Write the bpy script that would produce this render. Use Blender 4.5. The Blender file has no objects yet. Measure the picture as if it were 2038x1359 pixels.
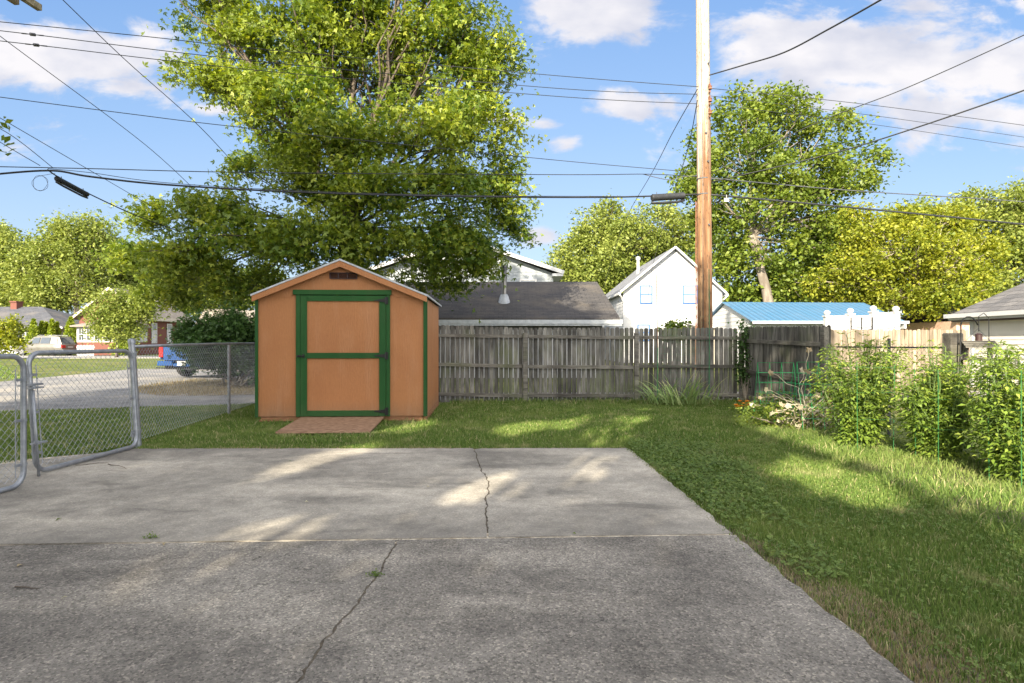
import bpy, math, random
import numpy as np
from mathutils import Vector, Matrix
from mathutils.geometry import tessellate_polygon
R = math.radians
F, CX, HY, CH = 1150.0, 1019.0, 680.0, 1.22      # focal length / centre / horizon in photo pixels, camera height in metres
sc = bpy.context.scene
COL = sc.collection
# ------------------------------------------------------------------ camera
cam = bpy.data.cameras.new('camera'); camo = bpy.data.objects.new('camera', cam); COL.objects.link(camo)
camo.location = (0, 0, CH); camo.rotation_euler = (R(90), 0, 0)
cam.sensor_width = 36; cam.lens = F / 2038 * 36; cam.clip_end = 2000; cam.clip_start = .05
sc.camera = camo
# ------------------------------------------------------------------ sun, sky, exposure
SUN_EL = R(25); SUN_H = Vector((-0.38, -0.92, 0)).normalized()
TO_SUN = Vector((SUN_H.x*math.cos(SUN_EL), SUN_H.y*math.cos(SUN_EL), math.sin(SUN_EL)))
EV = 1.9; SKY = .15
sl = bpy.data.lights.new('sun', 'SUN'); sl.energy = 3.9; sl.angle = R(.55); sl.color = (1.0, .88, .68)
so = bpy.data.objects.new('sun', sl); COL.objects.link(so); so.rotation_euler = TO_SUN.to_track_quat('Z', 'Y').to_euler(); so.location = (-10, -20, 30)
sc.view_settings.view_transform = 'Standard'; sc.view_settings.look = 'None'
sc.view_settings.exposure = EV; sc.view_settings.gamma = 1

w = bpy.data.worlds.new('World'); sc.world = w; w.use_nodes = True
nt = w.node_tree; nt.nodes.clear()
def N(tree, typ, **kw):
    n = tree.nodes.new(typ)
    for k, v in kw.items(): setattr(n, k, v)
    return n
def sock(tree, s, v):
    if isinstance(v, (int, float)): s.default_value = v
    elif isinstance(v, (tuple, list)): s.default_value = v
    else: tree.links.new(v, s)
def mth(tree, op, a, b=0.0, c=None, clamp=False):
    n = N(tree, 'ShaderNodeMath', operation=op, use_clamp=clamp); sock(tree, n.inputs[0], a); sock(tree, n.inputs[1], b)
    if c is not None: sock(tree, n.inputs[2], c)
    return n.outputs[0]
sky = N(nt, 'ShaderNodeTexSky', sky_type='NISHITA', sun_disc=False, sun_elevation=SUN_EL, sun_rotation=math.atan2(SUN_H.x, SUN_H.y), altitude=200, air_density=1.0, dust_density=1.2, ozone_density=2.5)
tc = N(nt, 'ShaderNodeTexCoord'); sp = N(nt, 'ShaderNodeSeparateXYZ'); nt.links.new(tc.outputs['Generated'], sp.inputs[0])
yy = mth(nt, 'ADD', mth(nt, 'ABSOLUTE', sp.outputs[1]), .06)
u = mth(nt, 'DIVIDE', sp.outputs[0], yy); v = mth(nt, 'DIVIDE', sp.outputs[2], yy)
nz = N(nt, 'ShaderNodeTexNoise'); nz.inputs['Scale'].default_value = 5.6; nz.inputs['Detail'].default_value = 9; nz.inputs['Roughness'].default_value = .6; nz.inputs['Distortion'].default_value = .25
cb = N(nt, 'ShaderNodeCombineXYZ'); sock(nt, cb.inputs[0], u); sock(nt, cb.inputs[1], mth(nt, 'MULTIPLY', v, 1.9)); nt.links.new(cb.outputs[0], nz.inputs['Vector'])
tot = None
for (px, py, rx, ry, a) in [(200,150,210,75,1.0),(300,215,120,40,.8),(1150,60,170,75,1.0),(1260,10,130,50,.8),(1235,245,95,35,.85),(1120,310,50,22,.7),(1090,275,50,15,.6),(1620,130,230,75,1.0),(1760,30,130,50,.8),(1900,170,200,70,1.0),(1560,235,200,50,.7),(1850,270,160,50,.8),(2010,40,70,40,.6),(60,205,60,20,.5),(460,245,80,20,.7),(1080,480,60,25,.8),(1000,260,50,20,.5),(1900,320,120,18,.5),(110,30,80,28,.6),(700,120,90,60,.5)]:
    a1 = mth(nt, 'POWER', mth(nt, 'MULTIPLY', mth(nt, 'SUBTRACT', u, (px-CX)/F), F/rx), 2.0)
    a2 = mth(nt, 'POWER', mth(nt, 'MULTIPLY', mth(nt, 'SUBTRACT', v, (HY-py)/F), F/ry), 2.0)
    g = mth(nt, 'MULTIPLY', mth(nt, 'EXPONENT', mth(nt, 'MULTIPLY', mth(nt, 'ADD', a1, a2), -1.0)), a)
    tot = g if tot is None else mth(nt, 'MAXIMUM', tot, g)
# elsewhere in the sky: scattered cloud overhead, added cloud bank behind the camera
hi = mth(nt, 'GREATER_THAN', v, .66)
back = mth(nt, 'LESS_THAN', sp.outputs[1], 0.0)
tot = mth(nt, 'MAXIMUM', mth(nt, 'MULTIPLY', tot, mth(nt, 'SUBTRACT', 1.0, back)), mth(nt, 'MULTIPLY', mth(nt, 'MAXIMUM', hi, back), .62))
dens = mth(nt, 'ADD', mth(nt, 'MULTIPLY', tot, .40), mth(nt, 'SUBTRACT', nz.outputs[0], .5))
mr = N(nt, 'ShaderNodeMapRange', interpolation_type='SMOOTHSTEP'); sock(nt, mr.inputs[0], dens); mr.inputs[1].default_value = .105; mr.inputs[2].default_value = .27
nz2 = N(nt, 'ShaderNodeTexNoise'); nz2.inputs['Scale'].default_value = 7; nz2.inputs['Detail'].default_value = 6; nt.links.new(cb.outputs[0], nz2.inputs['Vector'])
KS = 1/(SKY*2**EV)                                 # the clear sky opposite the sun, pale at the horizon and deeper blue above
def rampn(t, fac, stops):
    n = N(t, 'ShaderNodeValToRGB'); sock(t, n.inputs[0], fac); e = n.color_ramp.elements
    while len(e) < len(stops): e.new(.5)
    for i, (p, c) in enumerate(stops): e[i].position = p; e[i].color = (*c, 1)
    return n.outputs[0]
grad = rampn(nt, v, [(0, (.64,.76,.93)), (.16, (.50,.67,.91)), (.34, (.35,.55,.87)), (.6, (.215,.41,.79)), (1, (.15,.31,.7))])
gs = N(nt, 'ShaderNodeVectorMath', operation='SCALE'); nt.links.new(grad, gs.inputs[0]); gs.inputs['Scale'].default_value = KS
fr = N(nt, 'ShaderNodeMapRange', interpolation_type='SMOOTHSTEP'); sock(nt, fr.inputs[0], sp.outputs[1]); fr.inputs[1].default_value = -.25; fr.inputs[2].default_value = .12
skc = N(nt, 'ShaderNodeMixRGB'); sock(nt, skc.inputs[0], mth(nt, 'MULTIPLY', fr.outputs[0], .92)); nt.links.new(sky.outputs[0], skc.inputs[1]); nt.links.new(gs.outputs[0], skc.inputs[2])
def cl(c): return (c[0]*KS, c[1]*KS, c[2]*KS, 1)
cfront = N(nt, 'ShaderNodeMixRGB'); sock(nt, cfront.inputs[0], rampn(nt, nz2.outputs[0], [(.35, (0,0,0)), (.62, (1,1,1))])); cfront.inputs[1].default_value = cl((.70,.72,.83)); cfront.inputs[2].default_value = cl((1.0,.97,.99))
ccol = N(nt, 'ShaderNodeMixRGB'); sock(nt, ccol.inputs[0], fr.outputs[0]); ccol.inputs[1].default_value = cl((3.2,3.0,2.8)); nt.links.new(cfront.outputs[0], ccol.inputs[2])  # unseen clouds behind the camera added much brighter, as fill light
mx = N(nt, 'ShaderNodeMixRGB'); sock(nt, mx.inputs[0], mth(nt, 'MULTIPLY', mr.outputs[0], .97)); nt.links.new(skc.outputs[0], mx.inputs[1]); nt.links.new(ccol.outputs[0], mx.inputs[2])
bg = N(nt, 'ShaderNodeBackground'); bg.inputs[1].default_value = SKY; nt.links.new(mx.outputs[0], bg.inputs[0])
wo = N(nt, 'ShaderNodeOutputWorld'); nt.links.new(bg.outputs[0], wo.inputs[0])

# ------------------------------------------------------------------ helpers
def P(px, py, Y): return Vector(((px-CX)/F*Y, Y, CH+(HY-py)/F*Y))
def G(px, py):                       # a point on the ground seen at that pixel
    Y = CH*F/(py-HY); return Vector(((px-CX)/F*Y, Y, 0))
AX = Vector((.99909, .0426, 0)); AY = Vector((-.0426, .99909, 0)); YAW = math.atan2(.0426, .99909)
class MB:
    def __init__(s): s.v = []; s.f = []; s.r = []; s.m = None
    def add(s, vs, fs, rnd=None):
        b = len(s.v)
        if s.m is not None: vs = [s.m @ Vector(q) for q in vs]
        s.v += [tuple(q) for q in vs]; s.f += [tuple(i+b for i in f) for f in fs]
        rnd = random.random() if rnd is None else rnd
        s.r += [rnd]*len(fs); return s
    def box(s, x0, y0, z0, x1, y1, z1, rnd=None):
        return s.add([(x0,y0,z0),(x1,y0,z0),(x1,y1,z0),(x0,y1,z0),(x0,y0,z1),(x1,y0,z1),(x1,y1,z1),(x0,y1,z1)],
              [(0,3,2,1),(4,5,6,7),(0,1,5,4),(1,2,6,5),(2,3,7,6),(3,0,4,7)], rnd)
    def beam(s, a, b, wd, ht, up=(0,0,1), rnd=None):     # rectangular bar from a to b
        a = Vector(a); b = Vector(b); d = (b-a).normalized(); sd = d.cross(Vector(up))
        if sd.length < 1e-4: sd = d.cross(Vector((0,1,0)))
        sd.normalize(); u2 = sd.cross(d)
        vs = []
        for q in (a, b):
            for i, j in ((-1,-1),(1,-1),(1,1),(-1,1)): vs.append(q+sd*(i*wd/2)+u2*(j*ht/2))
        return s.add(vs, [(0,1,2,3),(7,6,5,4),(0,4,5,1),(1,5,6,2),(2,6,7,3),(3,7,4,0)], rnd)
    def tube(s, pts, rad, n=6, rnd=None, cap=True):
        pts = [Vector(p) for p in pts]
        if not isinstance(rad, (list, tuple)): rad = [rad]*len(pts)
        vs = []; fs = []; prev = None
        for i, p in enumerate(pts):
            d = (pts[min(i+1, len(pts)-1)]-pts[max(i-1, 0)])
            if d.length < 1e-7: d = Vector((0,0,1))
            d.normalize()
            if prev is None:
                a = Vector((0,0,1)) if abs(d.z) < .9 else Vector((1,0,0)); sd = d.cross(a).normalized()
            else:
                sd = prev-d*prev.dot(d); sd.normalize()
            prev = sd; t = d.cross(sd)
            for k in range(n):
                an = 2*math.pi*k/n; vs.append(p+(sd*math.cos(an)+t*math.sin(an))*rad[i])
        for i in range(len(pts)-1):
            for k in range(n): fs.append((i*n+k, i*n+(k+1)%n, (i+1)*n+(k+1)%n, (i+1)*n+k))
        if cap: fs.append(tuple(range(n))[::-1]); fs.append(tuple((len(pts)-1)*n+k for k in range(n)))
        return s.add(vs, fs, rnd)
    def poly(s, pts, z0, z1, rnd=None):                  # closed outline in XY, extruded from z0 to z1
        n = len(pts); vs = [(p[0], p[1], z1) for p in pts]+[(p[0], p[1], z0) for p in pts]
        tri = tessellate_polygon([[Vector((p[0], p[1], 0)) for p in pts]])
        fs = []
        for t in tri:
            a, b, c = [Vector((pts[i][0], pts[i][1], 0)) for i in t]
            t = t if (b-a).cross(c-a).z > 0 else t[::-1]
            fs.append(tuple(t)); fs.append(tuple(i+n for i in t[::-1]))
        area = sum(pts[i][0]*pts[(i+1)%n][1]-pts[(i+1)%n][0]*pts[i][1] for i in range(n))
        for i in range(n):
            j = (i+1)%n; fs.append((i, i+n, j+n, j) if area > 0 else (i, j, j+n, i+n))
        return s.add(vs, fs, rnd)
    def prism(s, prof, o, ux, uz, uy, depth, rnd=None):  # profile (a,b) in plane (ux,uz) at o, extruded along uy
        o = Vector(o); ux = Vector(ux); uz = Vector(uz); uy = Vector(uy)
        n = len(prof); vs = [o+ux*a+uz*b for a, b in prof]; vs += [q+uy*depth for q in vs]
        tri = tessellate_polygon([[Vector((a, b, 0)) for a, b in prof]])
        fs = [tuple(t) for t in tri]+[tuple(i+n for i in t[::-1]) for t in tri]
        for i in range(n): j = (i+1)%n; fs.append((i, j, j+n, i+n))
        return s.add(vs, fs, rnd)
    def lathe(s, c, prof, n=12, rnd=None):
        c = Vector(c); vs = []; fs = []
        for (r, z) in prof:
            for k in range(n): vs.append((c.x+r*math.cos(2*math.pi*k/n), c.y+r*math.sin(2*math.pi*k/n), c.z+z))
        for i in range(len(prof)-1):
            for k in range(n): fs.append((i*n+k, i*n+(k+1)%n, (i+1)*n+(k+1)%n, (i+1)*n+k))
        fs.append(tuple(range(n))[::-1]); fs.append(tuple((len(prof)-1)*n+k for k in range(n)))
        return s.add(vs, fs, rnd)
    def build(s, name, mt, parent=None, smooth=False, world=False, bevel=0):
        me = bpy.data.meshes.new(name)
        off = Vector((0,0,0))
        vs = s.v
        if world and parent is not None:
            vs = [tuple(Vector(p)-ORI[parent.name]) for p in s.v]
        me.from_pydata(vs, [], s.f)
        at = me.attributes.new('rnd', 'FLOAT', 'FACE'); at.data.foreach_set('value', s.r)
        me.materials.append(mt)
        if smooth: me.polygons.foreach_set('use_smooth', [True]*len(me.polygons))
        me.update()
        o = bpy.data.objects.new(name, me); COL.objects.link(o)
        if parent is not None: o.parent = parent
        if smooth == 2:
            m = o.modifiers.new('ws', 'EDGE_SPLIT'); m.split_angle = R(35)
        if bevel:
            b = o.modifiers.new('bevel', 'BEVEL'); b.width = bevel; b.segments = 1; b.limit_method = 'ANGLE'; b.angle_limit = R(50)
        return o
def np_mesh(name, V, k, mt, parent=None, rnd=None, off=None):     # V: (n,k,3) faces of k own vertices
    n = V.shape[0]; V = V.reshape(-1, 3).astype(np.float32)
    if off is not None: V = V-np.array(off, dtype=np.float32)
    me = bpy.data.meshes.new(name)
    me.vertices.add(n*k); me.vertices.foreach_set('co', V.ravel())
    me.loops.add(n*k); me.loops.foreach_set('vertex_index', np.arange(n*k, dtype=np.int32))
    me.polygons.add(n); me.polygons.foreach_set('loop_start', np.arange(0, n*k, k, dtype=np.int32))
    me.polygons.foreach_set('loop_total', np.full(n, k, dtype=np.int32))
    me.update(calc_edges=True)
    at = me.attributes.new('rnd', 'FLOAT', 'FACE')
    at.data.foreach_set('value', (np.random.random(n) if rnd is None else rnd).astype(np.float32))
    me.materials.append(mt)
    o = bpy.data.objects.new(name, me); COL.objects.link(o)
    if parent is not None: o.parent = parent
    return o
def tag(o, label=None, cat=None, group=None, kind=None):
    if label: o['label'] = label
    if cat: o['category'] = cat
    if group: o['group'] = group
    if kind: o['kind'] = kind
    return o
def thing(name, label, cat, loc=(0,0,0), rz=0, group=None):
    o = bpy.data.objects.new(name, None); COL.objects.link(o); o.empty_display_size = .2
    o.location = loc; o.rotation_euler = (0, 0, rz); tag(o, label, cat, group)
    ORI[o.name] = Vector(loc); return o
ORI = {}
def copy_thing(root, loc, rz, label, scale=None):
    r = root.copy(); COL.objects.link(r); r.location = loc; r.rotation_euler = (0, 0, rz); r['label'] = label
    if scale: r.scale = scale
    for ch in list(root.children):
        c = ch.copy(); COL.objects.link(c); c.parent = r
        for g in list(ch.children):
            d = g.copy(); COL.objects.link(d); d.parent = c
    return r
# ------------------------------------------------------------------ materials
def ramp(t, fac, stops):
    n = N(t, 'ShaderNodeValToRGB'); sock(t, n.inputs[0], fac); e = n.color_ramp.elements
    while len(e) < len(stops): e.new(.5)
    for i, (p, c) in enumerate(stops): e[i].position = p; e[i].color = (*c, 1) if len(c) == 3 else c
    return n.outputs[0]
def coords(t, stretch=(1,1,1), rot=(0,0,0)):
    tc = N(t, 'ShaderNodeTexCoord'); mp = N(t, 'ShaderNodeMapping'); mp.inputs['Scale'].default_value = stretch; mp.inputs['Rotation'].default_value = rot
    t.links.new(tc.outputs['Object'], mp.inputs[0]); return mp.outputs[0]
def noise(t, vec, scale, detail=4, rough=.5, dist=0):
    n = N(t, 'ShaderNodeTexNoise'); n.inputs['Scale'].default_value = scale; n.inputs['Detail'].default_value = detail
    n.inputs['Roughness'].default_value = rough; n.inputs['Distortion'].default_value = dist; t.links.new(vec, n.inputs['Vector']); return n.outputs[0]
def mixc(t, f, a, b, mode='MIX'):
    n = N(t, 'ShaderNodeMixRGB', blend_type=mode); sock(t, n.inputs[0], f)
    for i, q in ((1, a), (2, b)):
        if isinstance(q, tuple): n.inputs[i].default_value = (*q, 1) if len(q) == 3 else q
        else: t.links.new(q, n.inputs[i])
    return n.outputs[0]
def rndattr(t):
    a = N(t, 'ShaderNodeAttribute'); a.attribute_name = 'rnd'; return a.outputs['Fac']
def newmat(name):
    m = bpy.data.materials.new(name); m.use_nodes = True; t = m.node_tree; t.nodes.clear()
    o = N(t, 'ShaderNodeOutputMaterial'); b = N(t, 'ShaderNodeBsdfPrincipled'); t.links.new(b.outputs[0], o.inputs[0])
    return m, t, b, o
def setbump(t, b, h, dist, strength=1.0):
    bp = N(t, 'ShaderNodeBump'); bp.inputs['Distance'].default_value = dist; bp.inputs['Strength'].default_value = strength
    t.links.new(h, bp.inputs['Height']); t.links.new(bp.outputs[0], b.inputs['Normal'])
def pm(name, c1, c2, scale=6, rough=.7, metal=0, bump=0, stretch=(1,1,1), rv=.0, c3=None, s3=1.2, detail=5, bscale=None, spec=.4):
    m, t, b, o = newmat(name); v = coords(t, stretch)
    f = noise(t, v, scale, detail, .55); c = ramp(t, f, [(.36, c1), (.66, c2)])
    if c3: c = mixc(t, ramp(t, noise(t, v, s3, 4), [(.5, (0,0,0)), (.64, (1,1,1))]), c, c3)
    if rv:
        k = mth(t, 'ADD', mth(t, 'MULTIPLY', rndattr(t), rv), 1-rv*.5)
        h = N(t, 'ShaderNodeHueSaturation'); sock(t, h.inputs['Value'], k); t.links.new(c, h.inputs['Color']); c = h.outputs[0]
    t.links.new(c, b.inputs['Base Color']); b.inputs['Roughness'].default_value = rough; b.inputs['Metallic'].default_value = metal
    b.inputs['Specular IOR Level'].default_value = spec
    if bump: setbump(t, b, noise(t, v, bscale or scale*2, 5), bump)
    return m
def leafmat(name, cs, trans=.35, rough=.5):
    m, t, b, o = newmat(name)
    n = len(cs); c = ramp(t, rndattr(t), [(i/(n-1) if n > 1 else 0, q) for i, q in enumerate(cs)])
    v = coords(t); c = mixc(t, ramp(t, noise(t, v, .35, 2), [(.38, (0,0,0)), (.66, (.28,.28,.28))]), c, cs[-1])
    t.links.new(c, b.inputs['Base Color']); b.inputs['Roughness'].default_value = rough; b.inputs['Specular IOR Level'].default_value = .35
    tr = N(t, 'ShaderNodeBsdfTranslucent'); hs = N(t, 'ShaderNodeHueSaturation'); hs.inputs['Value'].default_value = 1.25; hs.inputs['Saturation'].default_value = 1.1
    t.links.new(c, hs.inputs['Color']); t.links.new(hs.outputs[0], tr.inputs[0])
    ms = N(t, 'ShaderNodeMixShader'); ms.inputs[0].default_value = trans
    t.links.new(b.outputs[0], ms.inputs[1]); t.links.new(tr.outputs[0], ms.inputs[2]); t.links.new(ms.outputs[0], o.inputs[0])
    return m
def concrete(name, dark, light, worn, near):
    m, t, b, o = newmat(name); v = coords(t)
    big = noise(t, v, .9, 6, .62, .3); c = ramp(t, big, [(.36, dark), (.62, light)])
    band = coords(t, (.35, 1.3, 1)); c = mixc(t, ramp(t, noise(t, band, 1.1, 4), [(.50, (0,0,0)), (.68, (.75,.75,.75))]), c, worn)
    med = noise(t, v, 9, 5, .6); c = mixc(t, .55, c, ramp(t, med, [(.3, (.35,.35,.35)), (.7, (.66,.66,.66))]), 'OVERLAY')
    vr = N(t, 'ShaderNodeTexVoronoi'); vr.inputs['Scale'].default_value = 115; t.links.new(v, vr.inputs['Vector'])
    sp1 = N(t, 'ShaderNodeSeparateColor'); t.links.new(vr.outputs['Color'], sp1.inputs[0])
    agg = ramp(t, sp1.outputs[0], [(0, (.22,.22,.22)), (.25, (.42,.42,.42)), (.8, (.55,.55,.55)), (1, (.92,.9,.86))])
    c = mixc(t, .85 if near else .4, c, agg, 'OVERLAY')
    fine = noise(t, v, 260, 3, .6); c = mixc(t, .45, c, ramp(t, fine, [(.3, (.25,.25,.25)), (.7, (.75,.75,.75))]), 'OVERLAY')
    st = mth(t, 'MULTIPLY', ramp(t, noise(t, coords(t, (.6,1.6,1)), 1.7, 6, .65, .8), [(.56, (0,0,0)), (.66, (1,1,1))]), .38); c = mixc(t, st, c, (.07,.066,.06))
    c = mixc(t, mth(t, 'MULTIPLY', ramp(t, noise(t, v, 55, 2, .5), [(.70, (0,0,0)), (.74, (1,1,1))]), .5), c, (.05,.048,.045))
    if near:   # dark scuffed pits
        pit = mth(t, 'MULTIPLY', ramp(t, noise(t, v, 2.2, 3), [(.5, (0,0,0)), (.62, (1,1,1))]), ramp(t, noise(t, v, 24, 5, .7), [(.55, (0,0,0)), (.66, (1,1,1))]))
        c = mixc(t, mth(t, 'MULTIPLY', pit, .8), c, (.035,.033,.03))
    if not near:   # grime gathered toward the joint and along the grass edge
        tq = N(t, 'ShaderNodeTexCoord'); sq_ = N(t, 'ShaderNodeSeparateXYZ'); t.links.new(tq.outputs['Object'], sq_.inputs[0])
        wv_ = mth(t, 'MULTIPLY', mth(t, 'SUBTRACT', noise(t, v, 1.1, 6, .6), .5), 2.2)
        g1 = mth(t, 'MULTIPLY', mth(t, 'SUBTRACT', mth(t, 'ADD', 4.25, wv_), sq_.outputs[1]), 1.5, clamp=True)
        g2 = mth(t, 'MULTIPLY', mth(t, 'SUBTRACT', mth(t, 'ADD', sq_.outputs[1], mth(t, 'MULTIPLY', wv_, .5)), 6.25), 2.5, clamp=True)
        c = mixc(t, mth(t, 'MULTIPLY', mth(t, 'MAXIMUM', g1, g2), .62), c, mixc(t, .35, (.10,.096,.09), c))
    t.links.new(c, b.inputs['Base Color']); b.inputs['Roughness'].default_value = .88; b.inputs['Specular IOR Level'].default_value = .25
    hh = mth(t, 'ADD', mth(t, 'MULTIPLY', fine, .6), mth(t, 'ADD', mth(t, 'MULTIPLY', vr.outputs['Distance'], .9 if near else .3), mth(t, 'MULTIPLY', med, 1.5)))
    setbump(t, b, hh, .004 if near else .0022)
    return m
def shingle(name, c1, c2, dirt, rowh=.14, wid=.3, axis=0):
    m, t, b, o = newmat(name); tc = N(t, 'ShaderNodeTexCoord'); s = N(t, 'ShaderNodeSeparateXYZ'); t.links.new(tc.outputs['Object'], s.inputs[0])
    cbn = N(t, 'ShaderNodeCombineXYZ'); t.links.new(s.outputs[axis], cbn.inputs[0]); t.links.new(s.outputs[2], cbn.inputs[1])
    br = N(t, 'ShaderNodeTexBrick'); br.inputs['Scale'].default_value = 1; br.inputs['Brick Width'].default_value = wid; br.inputs['Row Height'].default_value = rowh*.42
    br.inputs['Mortar Size'].default_value = .006; br.inputs['Color1'].default_value = (*c1, 1); br.inputs['Color2'].default_value = (*c2, 1); br.inputs['Mortar'].default_value = (c1[0]*.35, c1[1]*.35, c1[2]*.35, 1)
    t.links.new(cbn.outputs[0], br.inputs['Vector'])
    v = coords(t); c = mixc(t, ramp(t, noise(t, v, .7, 5, .6), [(.45, (0,0,0)), (.7, (.8,.8,.8))]), br.outputs[0], dirt)
    c = mixc(t, .5, c, ramp(t, noise(t, v, 30, 4), [(.3, (.3,.3,.3)), (.7, (.7,.7,.7))]), 'OVERLAY')
    t.links.new(c, b.inputs['Base Color']); b.inputs['Roughness'].default_value = .9; setbump(t, b, br.outputs[1], -.01)
    return m
def oldwood(name, cs, moss=(.10,.12,.05), bump=.003, vert=True):
    m, t, b, o = newmat(name); st = (9, 9, 1.1) if vert else (1.1, 9, 9)
    v = coords(t, st); c = ramp(t, noise(t, v, 1.6, 7, .65, .5), [(.28, cs[0]), (.5, cs[1]), (.75, cs[2])])
    v2 = coords(t); pl = coords(t, (2.5, 2.5, .9))
    c = mixc(t, ramp(t, noise(t, pl, 1.5, 5, .6), [(.48, (0,0,0)), (.72, (.75,.75,.75))]), c, cs[0])
    c = mixc(t, ramp(t, noise(t, v2, 1.7, 4), [(.52, (0,0,0)), (.7, (.55,.55,.55))]), c, moss)
    c = mixc(t, .55, c, ramp(t, noise(t, coords(t, (60,60,2) if vert else (2,60,60)), 1.5, 4), [(.3, (.28,.28,.28)), (.7, (.72,.72,.72))]), 'OVERLAY')
    h = N(t, 'ShaderNodeHueSaturation'); sock(t, h.inputs['Value'], mth(t, 'ADD', mth(t, 'MULTIPLY', rndattr(t), .75), .62)); t.links.new(c, h.inputs['Color'])
    t.links.new(h.outputs[0], b.inputs['Base Color']); b.inputs['Roughness'].default_value = .88; b.inputs['Specular IOR Level'].default_value = .2
    setbump(t, b, noise(t, coords(t, (50,50,2) if vert else (2,50,50)), 1.5, 5), bump)
    return m
def painted(name, col, col2, grain=True, dirt=1.0):                 # embossed wood-grain panel siding
    m, t, b, o = newmat(name); v = coords(t, (1, 1, .22))
    wv = N(t, 'ShaderNodeTexWave', wave_type='BANDS', bands_direction='X'); wv.inputs['Scale'].default_value = 14; wv.inputs['Distortion'].default_value = 14; wv.inputs['Detail'].default_value = 3; wv.inputs['Detail Scale'].default_value = .6
    t.links.new(v, wv.inputs['Vector'])
    f1 = noise(t, coords(t, (1,1,.3)), 60, 5, .65); c = ramp(t, noise(t, coords(t), 1.4, 5), [(.3, col), (.7, col2)])
    c = mixc(t, .22, c, ramp(t, mth(t, 'ADD', mth(t, 'MULTIPLY', wv.outputs[1], .12), mth(t, 'MULTIPLY', f1, .88)), [(.3, (.3,.3,.3)), (.7, (.7,.7,.7))]), 'OVERLAY')
    tz = N(t, 'ShaderNodeTexCoord'); sz = N(t, 'ShaderNodeSeparateXYZ'); t.links.new(tz.outputs['Object'], sz.inputs[0])
    dz = mth(t, 'MULTIPLY', mth(t, 'SUBTRACT', .34, sz.outputs[2]), 3.2, clamp=True); c = mixc(t, mth(t, 'MULTIPLY', mth(t, 'MULTIPLY', dz, noise(t, coords(t, (1,1,.5)), 9, 6, .7)), .9*dirt), c, (.2,.15,.1))
    c = mixc(t, mth(t, 'MULTIPLY', ramp(t, noise(t, coords(t, (2.5,2.5,.5)), 2, 6, .65), [(.5, (0,0,0)), (.75, (1,1,1))]), .12*dirt), c, (.62,.42,.28))
    t.links.new(c, b.inputs['Base Color']); b.inputs['Roughness'].default_value = .62; b.inputs['Specular IOR Level'].default_value = .3
    setbump(t, b, mth(t, 'ADD', mth(t, 'MULTIPLY', mth(t, 'MULTIPLY', wv.outputs[1], ramp(t, noise(t, coords(t, (1,1,.25)), 5, 3), [(.45, (0,0,0)), (.65, (1,1,1))])), .7), f1), .0035 if grain else .0012)
    return m
def groundmat(name, c1, c2, c3, s=1.3):
    m, t, b, o = newmat(name); v = coords(t)
    c = ramp(t, noise(t, v, s, 6, .6), [(.34, c1), (.6, c2)]); c = mixc(t, ramp(t, noise(t, v, .45, 5, .6), [(.5, (0,0,0)), (.68, (.8,.8,.8))]), c, c3)
    c = mixc(t, .7, c, ramp(t, noise(t, v, 45, 4, .7), [(.3, (.25,.25,.25)), (.7, (.75,.75,.75))]), 'OVERLAY')
    t.links.new(c, b.inputs['Base Color']); b.inputs['Roughness'].default_value = .95; b.inputs['Specular IOR Level'].default_value = .1
    setbump(t, b, noise(t, v, 60, 4), .02); return m
def grassmat(name, cs, dry):
    m, t, b, o = newmat(name); v = coords(t)
    c = ramp(t, rndattr(t), [(0, cs[0]), (.5, cs[1]), (.92, cs[2]), (1, dry)])
    c = mixc(t, ramp(t, noise(t, v, .8, 5, .6), [(.5, (0,0,0)), (.7, (.6,.6,.6))]), c, cs[2])
    c = mixc(t, ramp(t, noise(t, v, 2.3, 4, .6, .4), [(.56, (0,0,0)), (.72, (.55,.55,.55))]), c, dry)
    t.links.new(c, b.inputs['Base Color']); b.inputs['Roughness'].default_value = .6; b.inputs['Specular IOR Level'].default_value = .2
    tr = N(t, 'ShaderNodeBsdfTranslucent'); t.links.new(c, tr.inputs[0]); ms = N(t, 'ShaderNodeMixShader'); ms.inputs[0].default_value = .3
    t.links.new(b.outputs[0], ms.inputs[1]); t.links.new(tr.outputs[0], ms.inputs[2]); t.links.new(ms.outputs[0], o.inputs[0]); return m
def glass(name, col=(.05,.06,.07)):
    m, t, b, o = newmat(name); b.inputs['Base Color'].default_value = (*col, 1); b.inputs['Roughness'].default_value = .08; b.inputs['Specular IOR Level'].default_value = .8; return m

M = {}
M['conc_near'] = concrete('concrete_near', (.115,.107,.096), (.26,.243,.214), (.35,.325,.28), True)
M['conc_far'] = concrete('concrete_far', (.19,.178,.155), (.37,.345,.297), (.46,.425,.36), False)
M['soil'] = pm('soil', (.05,.04,.03), (.14,.12,.09), 30, .95, bump=.01)
M['dirt'] = pm('dirt', (.16,.13,.09), (.30,.26,.20), 5, .95, bump=.01, detail=8)
M['barestrip'] = pm('bare_strip', (.05,.042,.03), (.2,.165,.115), 14, .95, bump=.01, detail=9, c3=(.06,.085,.025), s3=5)
M['sand'] = pm('joint_sand', (.30,.25,.18), (.62,.56,.45), 25, .95, bump=.01, detail=8, c3=(.07,.055,.035), s3=3)
M['asphalt'] = pm('alley_asphalt', (.15,.15,.155), (.25,.245,.24), 2.2, .9, bump=.006, bscale=60, c3=(.30,.28,.25), s3=.5, detail=8)
M['paleroad'] = pm('pale_concrete', (.27,.26,.25), (.36,.35,.33), 2, .9)
M['ground'] = groundmat('lawn_soil', (.07,.095,.025), (.13,.16,.045), (.24,.21,.10))
M['grass'] = grassmat('grass_blades', ((.07,.13,.025), (.135,.215,.045), (.24,.30,.08)), (.48,.43,.23))
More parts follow.
